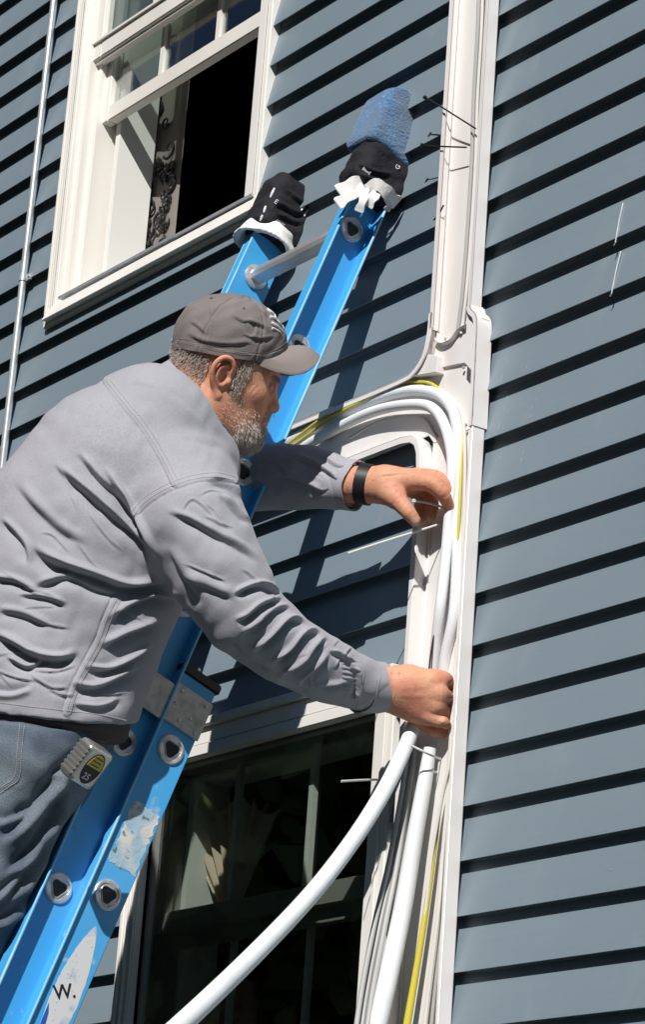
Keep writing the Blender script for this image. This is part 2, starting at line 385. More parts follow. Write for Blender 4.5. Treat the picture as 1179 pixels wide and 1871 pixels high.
# lower window
X0, X1, Z0, Z1 = -5.180, -4.243, ZS - 3.0, ZS - 1.295
b = MB(); frame_rect(b, X0, X1, Z0, Z1, .060, -.03, .004, wt=.036); w2 = b.build('window', M['trim'], house, bevel=.003)
b = MB(); b.box((X0 - .004, -.042, Z1 + .0005), (X1 + .002, .004, Z1 + .018)); b.box((X0 + .062, -.034, Z1 - .060), (X1 - .062, -.010, Z1 - .0365))
b.build('drip_cap', M['trim'], w2, bevel=.002)
b = MB(); b.box((X0 + .012, -.036, Z0), (X0 + .024, -.03, Z1 - .02)); b.box((X0 + .036, -.035, Z0), (X0 + .044, -.03, Z1 - .02)); b.box((X1 - .030, -.035, Z0), (X1 - .018, -.03, Z1 - .02)); b.each('casing_bead', M['trim'], w2, bevel=.002)
b = MB(); frame_rect(b, X0 + .05, X1 - .05, Z0 + .03, Z1 - .03, .010, -.012, .012); frame_rect(b, X0 + .066, X1 - .066, Z0 + .04, Z1 - .046, .018, .018, .09); b.build('window_frame', M['dsash'], w2, bevel=.002)
IX0, IX1 = X0 + .072, X1 - .088; zm = ZS - 1.70
b = MB(); frame_rect(b, IX0, IX1 + .02, zm, Z1 - .05, .022, .022, .042, wb=.045, wt=.012); s1 = b.build('upper_sash', M['dsash'], w2, bevel=.002)
b = MB()
for fx in (.29, .64):
    x = IX0 + (IX1 - IX0) * fx; b.box((x - .008, .046, zm + .03), (x + .008, .058, Z1 - .06))
b.each('muntin', M['sash'], s1)
b = MB(); frame_rect(b, IX0, IX1 + .02, Z0 + .05, zm + .015, .026, .044, .064, wt=.045); s2 = b.build('lower_sash', M['dsash'], w2, bevel=.002)
b = MB()
for fx in (.29, .64):
    x = IX0 + (IX1 - IX0) * fx; b.box((x - .008, .066, Z0 + .06), (x + .008, .076, zm - .02))
b.each('muntin', M['sash'], s2)
reveal(w2, X0 + .105, X1 - .09, Z0 + .06, Z1 - .07, .065, .155)
MB().box((X0 + .055, -.006, Z0 + .04), (X1 - .055, -.003, Z1 - .035)).build('storm_glass', M['glass'], w2)
cu = empty('pink_curtain', (-5, .14, ZS - 2), 'dusty pink cloth hanging behind the lower window glass', 'curtain')
curtain_sheet(-5.05, -4.86, ZS - 2.9, ZS - 1.80, .115, .018, 3.5).build('curtain_cloth', M['pink'], cu, smooth=True)
t_ = empty('pleated_shade', (-4.9, .2, ZS - 1.6), 'tan pleated paper shade folded behind the lower window glass', 'window shade')
b = MB()
o = V(-4.965, .10, ZS - 1.69); NA, NR = 64, 8; vs = []
for i in range(NR):
    rr_ = .03 + .235 * i / (NR - 1)
    for j in range(NA):
        a_ = math.radians(58 + 74 * j / (NA - 1)); q = rr_ * (1 + .05 * math.sin(j * .9) * (i / NR)); vs.append(o + V(math.cos(a_) * q, .010 + .016 * math.sin(j * .75) * (i / NR), math.sin(a_) * q))
b.add(vs, [(i * NA + j, i * NA + j + 1, (i + 1) * NA + j + 1, (i + 1) * NA + j) for i in range(NR - 1) for j in range(NA - 1)])
b.build('pleats', M['tan'], t_, smooth=True)

# ------------------------------------------------------------------ left metal conduit
g = empty('metal_conduit', (-5.95, -.03, ZS), 'thin galvanised conduit pipe running down the siding left of the upper window', 'conduit')
pts = [atY(100, -60, -.032), atY(75.5, 200, -.032), atY(41, 520, -.032), atY(5, 900, -.032)]
xa, xb = pts[0], pts[-1]; xc = (xa[0] + xb[0]) / 2
MB().tube([(xc, -.032, .4), (xc, -.032, ZS + 1), (xc, -.032, ZT)], .0092, 18).build('pipe', M['galv'], g, smooth=True)
p = atY(46, 506, -.032)
b = MB(); b.tube([(xc, -.032, p[2] - .010), (xc, -.032, p[2] + .010)], .0112, 18); b.box((xc - .026, -.026, p[2] - .008), (xc + .026, -.0215, p[2] + .008)); b.box((xc - .024, -.022, p[2] - .007), (xc - .012, -.005, p[2] + .007))
b.build('pipe_strap', M['galv'], g, smooth=True)
b = MB(); b.tube([(xc + .019, -.031, p[2]), (xc + .019, -.024, p[2])], .004, 8); b.each('screw', M['alu'], g)

# ------------------------------------------------------------------ plastic line duct
def ribbon(mb, pts, y0, y1, th, side=1):
    """vertical-to-wall strip following pts (x,z); th offset to one side"""
    P = np.array(pts, float); T = np.gradient(P, axis=0); T /= np.linalg.norm(T, axis=1)[:, None]
    Nn = np.stack([-T[:, 1], T[:, 0]], 1) * th * side; Q = P + Nn; k = len(P); vs = []
    for i in range(k):
        for (q, y) in ((P[i], y0), (P[i], y1), (Q[i], y1), (Q[i], y0)): vs.append((q[0], -y, q[1]))
    fs = [(i * 4 + a, i * 4 + (a + 1) % 4, i * 4 + 4 + (a + 1) % 4, i * 4 + 4 + a) for i in range(k - 1) for a in range(4)] + [(0, 3, 2, 1), ((k - 1) * 4, (k - 1) * 4 + 1, (k - 1) * 4 + 2, (k - 1) * 4 + 3)]
    mb.add(vs, fs)
Zr = lambda z: ZS + z
duct = empty('line_duct', (-4.1, -.02, ZS - .7), 'open white plastic line duct screwed to the siding with an elbow branching left', 'cable duct')
YB0, YB1, YR = .0244, .0268, .053
b = MB(); xl, xr = -4.176, -4.048
b.box((xl, -YB1, Zr(-.62)), (xr, -YB0, ZT))
for x, sd_ in ((xl, -1), (xr, 1)):
    ribbon(b, [(x, Zr(-.62)), (x, ZT)], YB0, YR, .0026, sd_)
    ribbon(b, [(x, Zr(-.62)), (x, ZT)], YR - .0028, YR, .009, sd_)
    b.tube([(x + sd_ * -.0012, -YR + .001, Zr(-.62)), (x + sd_ * -.0012, -YR + .001, ZT)], .0022, 8)
ribbon(b, [(xl + .004, Zr(-.62)), (xl + .004, ZT)], .034, .036, .003, -1)
b.build('upper_channel', M['duct'], duct, bevel=.0008, seg=1)
XL, XR = -4.176, -4.0180
b = MB(); b.box((XL, -YB1 + .0005, .3), (XR, -YB0 + .0005, Zr(-.84)))
arc = [(-4.176, .3), (-4.176, Zr(-1.0)), (-4.177, Zr(-.90)), (-4.181, Zr(-.868)), (-4.192, Zr(-.845)), (-4.212, Zr(-.832)), (-4.245, Zr(-.827)), (-4.30, Zr(-.826)), (-4.97, Zr(-.826))]
ribbon(b, arc, YB0, YR, .0026, -1); ribbon(b, arc, YR - .003, YR, .013, 1)
ribbon(b, arc, .030, .032, .006, 1)
ribbon(b, [(XR, .3), (XR, Zr(-.84))], YB0, YR, .0026, 1); ribbon(b, [(XR, .3), (XR, Zr(-.84))], YR - .0028, YR, .009, 1)
b.tube([(XR - .001, -YR + .001, .3), (XR - .001, -YR + .001, Zr(-.84))], .0022, 8)
ribbon(b, [(XL + .010, .3), (XL + .010, Zr(-.98))], YB1, YB1 + .0025, .003, -1)
b.build('lower_channel', M['duct'], duct, bevel=.0008, seg=1)
# elbow fitting
b = MB(); YF = .056
plate = [(-4.97, -.83), (-4.19, -.83), (-4.172, -.85), (-4.0195, -.85), (-4.0195, -.648), (-4.044, -.605), (-4.176, -.60), (-4.184, -.655), (-4.205, -.69), (-4.245, -.703), (-4.97, -.703)]
b.extr([(p[0], Zr(p[1])) for p in plate], V(1, 0, 0), V(0, 0, 1), V(0, -.0240, 0), V(0, -1, 0), .0036)
top = crom([(-4.178, Zr(-.585)), (-4.181, Zr(-.63)), (-4.192, Zr(-.668)), (-4.222, Zr(-.694)), (-4.27, Zr(-.702)), (-4.5, Zr(-.703)), (-4.97, Zr(-.703))], 5)
ribbon(b, top, .019, YR, .0026, -1); ribbon(b, top, YR - .003, YR, .010, 1)
right = crom([(-4.0455, Zr(-.606)), (-4.041, Zr(-.618)), (-4.028, Zr(-.630)), (-4.0205, Zr(-.648)), (-4.0185, Zr(-.69)), (-4.0160, Zr(-.86))], 5)
ribbon(b, right, .0185, YF, .003, -1); ribbon(b, right, YF - .003, YF, .012, -1)
# inner back wall of the fitting, stepping towards the room above the branch
step = crom([(-4.172, Zr(-.640)), (-4.15, Zr(-.655)), (-4.12, Zr(-.656)), (-4.09, Zr(-.640)), (-4.022, Zr(-.640))], 5)
ribbon(b, step, .022, .044, .0025, 1); 
b.extr([(-4.178, Zr(-.612)), (-4.168, Zr(-.64)), (-4.12, Zr(-.656)), (-4.075, Zr(-.632)), (-4.022, Zr(-.640)), (-4.0195, Zr(-.72)), (-4.16, Zr(-.70)), (-4.18, Zr(-.67))], V(1, 0, 0), V(0, 0, 1), V(0, -.023, 0), V(0, -1, 0), .010)
b.extr([(-4.225, Zr(-.703)), (-4.185, Zr(-.668)), (-4.150, Zr(-.682)), (-4.152, Zr(-.715))], V(1, 0, 0), V(0, 0, 1), V(0, -.023, 0), V(0, -1, 0), .024)
b.extr([(-4.062, Zr(-.606)), (-4.040, Zr(-.620)), (-4.0205, Zr(-.645)), (-4.0205, Zr(-.76)), (-4.062, Zr(-.72))], V(1, 0, 0), V(0, 0, 1), V(0, -.023, 0), V(0, -1, 0), .026)
b.build('elbow_fitting', M['duct'], duct, bevel=.0012, seg=2)
b = MB()
for (u, v, Y) in [(848, 672, .0335), (853, 777, .036), (815, 620, .0335)]:
    p = atY(u, v, -Y); b.tube([p, p + V(0, -.0025, 0)], .0032, 10)
b.each('screw', M['cgrey'], duct)

# tubes and cables in the duct
def tubeobj(name, pts, r, mat_, label, cat, group=None, n=18, res=8, caps=True):
    P = crom(pts, res); k = len(P)
    rr = r if np.isscalar(r) else np.interp(np.linspace(0, 1, k), np.linspace(0, 1, len(r)), r)
    o = MB().tube(P, rr, n, caps).build(name, mat_, None, smooth=True)
    return setp(o, label, cat, group)
A_ = atY
tubeobj('insulated_pipe', [A_(430, 868, -.034), A_(520, 812, -.034), A_(590, 774, -.034), A_(640, 750, -.036), A_(690, 729, -.038), A_(735, 716, -.038), A_(772, 714, -.039), A_(804, 723, -.040), A_(825, 745, -.040), A_(834, 773, -.040), A_(838, 805, -.040), A_(837, 860, -.040), A_(837, 940, -.036), A_(836, 1020, -.036), A_(830, 1120, -.038), A_(814, 1200, -.034), A_(808, 1260, -.028), A_(804, 1305, -.028)], .0107, M['foam'],
        'outer white foam-covered pipe bending round the duct elbow', 'pipe')
tubeobj('insulated_pipe', [A_(430, 890, -.044), A_(520, 838, -.044), A_(580, 802, -.044), A_(626, 778, -.044), A_(665, 759, -.046), A_(705, 746, -.048), A_(745, 740, -.050), A_(778, 741, -.050), A_(797, 752, -.050), A_(810, 772, -.050), A_(820, 800, -.050), A_(826, 835, -.050), A_(826, 880, -.050), A_(820, 960, -.048), A_(813, 1040, -.050), A_(805, 1110, -.052), A_(797, 1180, -.040), A_(790, 1250, -.030), A_(785, 1300, -.028)], .0107, M['foam'],
        'inner white foam-covered pipe bending round the duct elbow below the outer one', 'pipe')
tubeobj('insulated_pipe', [atD(757, 1325, 5.24), atD(735, 1378, 5.20), atD(700, 1448, 5.13), atD(645, 1535, 5.02), atD(570, 1632, 4.85), atD(470, 1738, 4.6), atD(345, 1858, 4.3), atD(240, 1950, 4.05), atD(60, 2090, 3.8)], [.0138, .0145, .0150, .0152, .0156, .0162, .0168, .017], M['foam'],
        'white foam-covered pipe swinging loose diagonally across the lower window', 'pipe')
tubeobj('insulated_pipe', [atD(786, 1367, 5.22), atD(776, 1430, 5.20), atD(758, 1530, 5.17), atD(738, 1650, 5.13), atD(715, 1760, 5.08), atD(690, 1871, 5.03), atD(660, 1990, 5.0), atD(630, 2200, 4.95)], [.0115, .0140, .0155, .0168, .0178, .018, .018, .018], M['foam'],
        'white foam-covered pipe with printed ticks hanging straight down beside the lower window', 'pipe')
for i, (dx, dD, lab) in enumerate([(0, 0, 'left grey cable of the bunch hanging in front of the lower window casing'), (10, .012, 'middle grey cable of the bunch hanging in front of the lower window casing'), (20, .0, 'right grey cable of the bunch hanging in front of the lower window casing')]):
    tubeobj('grey_cable', [atD(750 + dx * .5, 1345, 5.26 + dD), atD(742 + dx * .6, 1400, 5.24 + dD), atD(729 + dx * .6, 1480, 5.21 + dD), atD(710 + dx * .8, 1580, 5.17 + dD), atD(682 + dx, 1700, 5.10 + dD), atD(652 + dx, 1871, 5.02 + dD), atD(630 + dx, 2100, 4.9 + dD)], .0050, M['cgrey'], lab, 'cable', 'grey cables hanging by the lower window', 12)
tubeobj('yellow_cable', [A_(818, 1420, -.040), A_(804, 1480, -.046), A_(792, 1570, -.050), A_(776, 1680, -.054), A_(758, 1790, -.058), A_(744, 1871, -.062), A_(712, 2060, -.07)], [.0018, .0034, .0050, .0062, .0072, .0078], M['yellow'],
        'yellow cable hanging down inside the lower duct', 'cable')
for (du, lab, mt, r, Y_) in [(14, 'white wire looping along the right side of the lower duct', 'cwhite', .0036, -.046), (-10, 'white wire left of the yellow cable in the lower duct', 'cwhite', .0028, -.056), (24, 'grey wire at the right edge of the lower duct', 'cgrey', .0036, -.040)]:
    tubeobj('thin_wire', [A_(826 + du * .1, 1350, Y_), A_(822 + du * .2, 1400, Y_), A_(812 + du * .45, 1460, Y_), A_(798 + du * .8, 1560, Y_), A_(788 + du, 1660, Y_), A_(772 + du * 1.1, 1780, Y_), A_(760 + du * 1.2, 1871, Y_), A_(738 + du * 1.3, 2080, Y_)], r, M[mt], lab, 'wire', None, 8)
for (du, lab, mt, r) in [(0, 'grey cable running up the back of the upper duct', 'cgrey', .0040), (7, 'white wire running up the back of the upper duct beside the grey cable', 'cwhite', .0034)]:
    tubeobj('thin_wire', [A_(876 + du, -30, -.040), A_(873 + du, 60, -.042), A_(866 + du, 180, -.040), A_(862 + du, 300, -.038), A_(854 + du, 430, -.038), A_(845 + du, 540, -.038), A_(836 + du, 610, -.036)], r, M[mt], lab, 'wire', None, 8)
tubeobj('yellow_cable', [A_(520, 816, -.060), A_(548, 795, -.056), A_(600, 757, -.050), A_(660, 727, -.046), A_(730, 703, -.040), A_(785, 700, -.036), A_(822, 735, -.032), A_(845, 790, -.036), A_(843, 845, -.040), A_(841, 900, -.042), A_(839, 950, -.042), A_(836, 1000, -.040), A_(832, 1060, -.036), A_(828, 1160, -.032)], .0030, M['yellow'],
        'yellow cable running along the top of the branch duct', 'cable', None, 10)
tubeobj('yellow_cable', [A_(528, 820, -.058), A_(560, 797, -.055), A_(610, 760, -.052), A_(668, 731, -.048), A_(720, 710, -.042), A_(775, 705, -.034)], .0030, M['yellow'],
        'second yellow cable lying just under the first in the branch duct', 'cable', None, 10)
tubeobj('thin_wire', [A_(790, 704, -.034), A_(826, 728, -.034), A_(845, 762, -.036), A_(850, 830, -.038), A_(848, 950, -.036), A_(842, 1100, -.034), A_(834, 1200, -.034), A_(820, 1400, -.034)], .0032, M['cwhite'], 'white wire hugging the outside of the elbow bend', 'wire', None, 8)
tubeobj('thin_wire', [A_(640, 800, -.030), A_(700, 768, -.028), A_(770, 762, -.028), A_(800, 800, -.028)], .0030, M['cgrey'], 'grey wire under the inner pipe in the elbow', 'wire', None, 8)
tubeobj('thin_wire', [A_(822, 960, -.034), A_(816, 1020, -.040), A_(806, 1090, -.048), A_(795, 1150, -.052), A_(787, 1200, -.054), A_(780, 1270, -.050)], .0016, M['black'], 'thin black line along the left of the pipes between the two hands', 'wire', None, 8)  # black tube drawn along a dark line beside the pipes
# wispy shadows casting loose ties
def tie(pts, mt, label, cat='cable tie', head=True, r=.0017, res=6):
    P = crom(pts, res); g_ = empty('cable_tie', P[0], label, cat)
    MB().tube(P, r, 8, True, (FW, .5)).build('strap', mt, g_, smooth=True)
    if head:
        h = P[0]; b = MB(); d = P[1] - P[0]; d /= np.linalg.norm(d); n = np.cross(d, FW); n /= np.linalg.norm(n)
        b.obox(h, d, n, np.cross(d, n), (-.004, -.0035, -.003), (.003, .0035, .003)); b.build('tie_head', mt, g_, bevel=.0008)
    return g_
tie([A_(777, 179, -.066), A_(800, 192, -.062), A_(835, 214, -.057), A_(870, 236, -.050)], M['black'], 'topmost black cable tie poking out of the upper duct')
tie([A_(772, 266, -.064), A_(800, 268, -.060), A_(853, 270, -.050)], M['black'], 'second black cable tie sticking out sideways from the upper duct')
tie([A_(793, 403, -.050), A_(803, 390, -.050), A_(811, 375, -.050)], M['black'], 'short black cable tie end behind the left edge of the upper duct', head=False)
tie([atD(757, 915, 5.36), atD(790, 921, 5.36), atD(833, 935, 5.36)], M['tie'], 'white cable tie held between the fingers and thumb of the upper hand', r=.0022)
tie([atD(832, 948, 5.38), atD(790, 962, 5.36), atD(700, 990, 5.30), atD(636, 1011, 5.24)], M['tie'], 'long white cable tie tail reaching left below the upper hand', head=False, r=.0022)
tie([atD(752, 1362, 5.17), atD(785, 1378, 5.18), atD(815, 1393, 5.25), atD(824, 1420, 5.24), atD(829, 1455, 5.22)], M['tie'], 'white cable tie crossing the pipe ends below the lower hand', head=False, r=.0022)
tie([atD(690, 1424, 5.25), atD(660, 1425, 5.2), atD(624, 1427, 5.15)], M['tie'], 'white cable tie tail sticking out over the lower window glass', head=False, r=.0022)
tie([atD(815, 1412, 5.26), atD(795, 1410, 5.22), atD(775, 1404, 5.2)], M['tie'], 'short white cable tie wrapped round the straight hanging pipe', head=False, r=.0022)

# ------------------------------------------------------------------ ladder
LN = 0.3502237
LU = V(0, -math.sin(LN), -math.cos(LN)); LNn = V(0, -math.cos(LN), math.sin(LN)); EX = V(1, 0, 0)
LP = V(-4.39942784, -0.100641493, ZS - 0.354165581)
lad = empty('extension_ladder', (-4.59, -1.5, 0), 'blue fibreglass extension ladder leaning on the siding', 'ladder')
def L(j, n, x): return LP + LU * (.305 * j) + LNn * n + EX * x
def channel(mb, j0, j1, nc, hw, xw, fl, th=.0045):
    """C rail: web at xw, flanges reach fl (signed)"""
    s_ = 1 if fl > 0 else -1
    prof = [(xw, -hw), (xw + fl, -hw), (xw + fl, -hw + th), (xw + th * s_, -hw + th), (xw + th * s_, hw - th), (xw + fl, hw - th), (xw + fl, hw), (xw, hw)]
    if s_ > 0: pass
    o = L(j0, nc, 0); mb.extr(prof, EX, LNn, o, LU, .305 * (j1 - j0)); return mb
FW_, FHW, BHW = .352, .0425, .040
BN, BX, BU = -.084, .021, -.10
channel(MB(), -.80, 9.1, 0, FHW, -.0045, .031).build('fly_rail', M['blue'], lad, bevel=.0018)
channel(MB(), -.80, 9.1, 0, FHW, -FW_ + .0045, -.031).build('fly_rail', M['blue'], lad, bevel=.0018)
channel(MB(), 3.42, 13.75, BN, BHW, BX, -.030).build('base_rail', M['blue'], lad, bevel=.0018)
channel(MB(), 3.42, 13.75, BN, BHW, -FW_ - BX, .030).build('base_rail', M['blue'], lad, bevel=.0018)
M['redge'] = mat('worn_highlight_rail_edge', (.16, .47, .76), .5, .4, var=[(30, .5, .7, (.34, .56, .72), (1, .3, .3))])  # worn lip, with the edge highlights put into its pale colour
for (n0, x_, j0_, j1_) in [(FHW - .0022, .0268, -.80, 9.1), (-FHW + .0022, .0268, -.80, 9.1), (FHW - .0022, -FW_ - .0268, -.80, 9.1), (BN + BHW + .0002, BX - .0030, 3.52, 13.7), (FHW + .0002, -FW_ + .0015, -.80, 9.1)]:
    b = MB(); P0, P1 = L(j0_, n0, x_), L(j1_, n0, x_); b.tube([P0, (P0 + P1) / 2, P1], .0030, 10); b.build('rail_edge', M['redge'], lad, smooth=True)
def rung(j, n, xa, xb):
    b = MB(); pts = [L(j, n, xa), L(j, n, xb)]; N_ = 36; vs = []
    for p in pts:
        for k in range(N_):
            a = 2 * PI * k / N_; r = .0175 + (.0008 if k % 3 else -.0006)
            cx_, cy_ = math.cos(a) * r, math.sin(a) * r
            cy_ = max(cy_, -.0175 * .80) if cy_ < 0 else cy_
            vs.append(p + LNn * cx_ - LU * (cy_))
    b.add(vs, [(k, (k + 1) % N_, N_ + (k + 1) % N_, N_ + k) for k in range(N_)])
    o = b.build('rung', M['alu'], lad, smooth=True)
    b = MB()
    for x, s_ in ((xa, 1), (xb, -1)):
        c0 = L(j, n, x); b.tube([c0 + EX * s_ * .001, c0 + EX * s_ * .006, c0 + EX * s_ * .009], [.028, .027, .021], 28)
    b.each('ferrule', M['alu'], o, smooth=True)
    return o
def rung_end(j, n, x):
    """ring and dark D-shaped hollow on the outer face of the right rail"""
    c0 = L(j, n, x); b = MB(); k = 40; outer = []; inner = []
    def Dsh(a, r):      # rounded triangle, flat side up the ladder
        rr = r * (1 + .16 * math.cos(3 * (a + PI / 2)))
        return rr
    rings = []
    for (r, h, shp) in ((.0285, 0, 0), (.0285, .002, 0), (.0262, .0042, 0), (.0215, .0045, .5), (.0200, .0028, 1), (.0175, .0030, 1), (.0160, .0045, 1), (.0150, .0045, 1), (.0140, .0005, 1)):
        ring = []
        for q in range(k):
            a = 2 * PI * q / k; rad = r * (1 - shp) + Dsh(a, r) * shp
            ring.append(c0 + EX * h + LNn * (math.cos(a) * rad) - LU * (math.sin(a) * rad))
        rings.append(ring)
    vs = [p for r_ in rings for p in r_]
    b.add(vs, [(i * k + q, i * k + (q + 1) % k, (i + 1) * k + (q + 1) % k, (i + 1) * k + q) for i in range(len(rings) - 1) for q in range(k)])
    o = b.build('rung_end', M['alu'], lad, smooth=True)
    b = MB(); b.add([p - EX * .0 for p in rings[-1]], [tuple(range(k))]); b.build('hollow', M['black'], o)
for j in range(0, 9): rung(j, 0, -FW_ + .0045, -.0045); rung_end(j, 0, 0.0002)
JO = BU * .305 / .305
for j in range(4, 14): rung(j + JO, BN, -FW_ - BX + .004, BX - .004); rung_end(j + JO, BN, BX + .0002)
# guide bracket, end cap
b = MB()
b.obox(L(3.50, BN, BX + .0012), LU, LNn, EX, (0, -.043, 0), (.080, .043, .0028))
b.obox(L(3.53, BN, BX + .0012), LU, LNn, EX, (0, .0445, 0), (.075, .150, .0028))
b.obox(L(3.53, BN, BX + .0012), LU, LNn, EX, (0, .147, -.045), (.075, .150, 0))
b.build('guide_bracket', M['cast'], lad, bevel=.0012)
b = MB()
for (du, n) in [(.012, .028), (.012, -.030), (.040, .030), (.066, .010), (.070, -.030), (.05, -.01)]:
    p = L(3.50, BN, BX + .004) + LU * du + LNn * n; b.tube([p, p + EX * .0022], [.0042, .003], 10)
for (du, n) in [(-.045, .012), (-.03, -.022)]:
    p = L(3.50, BN, BX + .000) + LU * du + LNn * n; b.tube([p, p + EX * .0022], [.0045, .003], 10)
b.each('rivet', M['alu'], lad, smooth=True)
for xx in (BX - .034, -FW_ - BX - .004):
    b = MB(); b.obox(L(3.36, BN, xx), LU, LNn, EX, (0, -.046, 0), (.02, .046, .038)); b.build('rail_cap', M['black'], lad, bevel=.003)
for xx in (BX - .034, -FW_ - BX - .004):
    b = MB(); b.obox(L(13.70, BN, xx), LU, LNn, EX, (0, -.05, 0), (.05, .05, .038)); b.build('ladder_foot', M['black'], lad, bevel=.006)
# sticker residue and oval decal on the base rail
def patch(name, outline, jc, nc, x, mt, parent, th=.0006):
    o = L(jc, BN, x) + LNn * nc
    return MB().extr(outline, LNn, LU, o, EX, th).build(name, mt, parent)
rr = random.Random(5)
def rough_rect(w0, w1, h0, h1, n=16, am=.003):
    out = []
    for i in range(n): out.append((w0 + (w1 - w0) * i / n, h0 + rr.uniform(-am, am)))
    for i in range(n): out.append((w1 + rr.uniform(-am, am), h0 + (h1 - h0) * i / n))
    for i in range(n): out.append((w1 + (w0 - w1) * i / n, h1 + rr.uniform(-am, am)))
    for i in range(n): out.append((w0 + rr.uniform(-am, am), h1 + (h0 - h1) * i / n))
    return out
patch('sticker_residue', rough_rect(-.034, .026, 0, .125), 4.30, 0, BX, M['resid'], lad)
oval = []
for i in range(48):
    t = i / 47; oval.append((.0275 * math.sin(PI * t) ** .72 * (1 + rr.uniform(-.03, .03)), .29 * t))
for i in range(48):
    t = 1 - i / 47; oval.append((-.0275 * math.sin(PI * t) ** .72 * (1 + rr.uniform(-.03, .03)) - .001, .29 * t))
dec = patch('oval_decal', oval, 5.10, -.004, BX, M['decal'], lad)
def textobj(name, body, size, o, X, Y, mt, parent, ext=.0003, shear=0):
    cu_ = bpy.data.curves.new(name, 'FONT'); cu_.body = body; cu_.size = size; cu_.extrude = ext; cu_.shear = shear; cu_.offset = size * .012
    ob = bpy.data.objects.new(name, cu_); COL.objects.link(ob)
    me = bpy.data.meshes.new_from_object(ob.evaluated_get(bpy.context.evaluated_depsgraph_get()))
    bpy.data.objects.remove(ob)
    X = np.array(X); Y = np.array(Y); Zz = np.cross(X, Y); o = np.array(o)
    for v in me.vertices: c = v.co; v.co = Vector(o + X * c.x + Y * c.y + Zz * c.z)
    me.materials.clear()
    return link(name, me, mt, parent)
tl = L(5.10, BN, BX + .0012) + LU * .120 + LNn * -.004
# letter W and a dot, reading up the rail; blue swoosh at the lower end
textobj("decal_lettering", "W.", .036, tl + LU * .035 + LNn * .018, -LU * .55 - LNn * .83, -LU * .83 + LNn * .55, M['black'], dec)
sw = [(.025, .165), (.018, .180), (.014, .205), (.004, .225), (-.006, .235), (-.010, .255), (-.012, .272), (.002, .288), (.010, .272), (.018, .245), (.0245, .20)]
patch('blue_swoosh', sw, 5.10, -.004, BX + .0007, M['decalb'], dec)
b = MB()
for i in range(16):
    t = rr.random(); p = L(5.10, BN, BX + .0007) + LU * (.03 + .2 * t) + LNn * rr.uniform(-.018, .014)
    b.tube([p, p + LU * rr.uniform(.001, .004) + LNn * rr.uniform(-.002, .002)], .0006, 5)
b.build('scratches', M['cgrey'], dec)

# ------------------------------------------------------------------ implicit-surface modelling helpers
def smin(a, b, k):
    h = np.clip(.5 + .5 * (b - a) / k, 0, 1); return b + (a - b) * h - k * h * (1 - h)
def smax(a, b, k): return -smin(-a, -b, k)
def cone(P, a, ra, b, rb):
    a = np.asarray(a); b = np.asarray(b); d = b - a; t = np.clip((P - a) @ d / (d @ d), 0, 1)
    return np.linalg.norm(P - a - t[:, None] * d, axis=1) - (ra + (rb - ra) * t)
def chain(P, pts, rad):
    r = None
    for i in range(len(pts) - 1):
        c = cone(P, pts[i], rad[i], pts[i + 1], rad[i + 1]); r = c if r is None else np.minimum(r, c)
    return r
def ell(P, c, ax, rad):
    q = P - c; s = np.zeros(len(P)); g = np.zeros(len(P))
    for a, r in zip(ax, rad): k = (q @ a) / r; s += k * k; g += (k / r) ** 2
    s = np.sqrt(s) + 1e-9; return s * (s - 1) / (np.sqrt(g) + 1e-9)
def ring_tube(P, C_, a, b, Bd=None):
    """elliptical tube: centres C_, half-width a along the in-picture normal, half-depth b along Bd"""
    Bd = FW if Bd is None else Bd; best = np.full(len(P), 1e9)
    for i in range(len(C_) - 1):
        d = C_[i + 1] - C_[i]; t = np.clip((P - C_[i]) @ d / (d @ d), 0, 1); q = P - C_[i] - t[:, None] * d
        T = d / np.linalg.norm(d); A = np.cross(T, Bd); A /= np.linalg.norm(A); B = np.cross(A, T)
        ra = a[i] + (a[i + 1] - a[i]) * t; rb = b[i] + (b[i + 1] - b[i]) * t
        x = q @ A; y = q @ B; z = q @ T; m_ = np.minimum(ra, rb)
        s = np.sqrt((x / ra) ** 2 + (y / rb) ** 2 + (z / m_) ** 2) + 1e-9; g = np.sqrt((x / ra ** 2) ** 2 + (y / rb ** 2) ** 2 + (z / m_ ** 2) ** 2) + 1e-9
        best = np.minimum(best, s * (s - 1) / g)
    return best
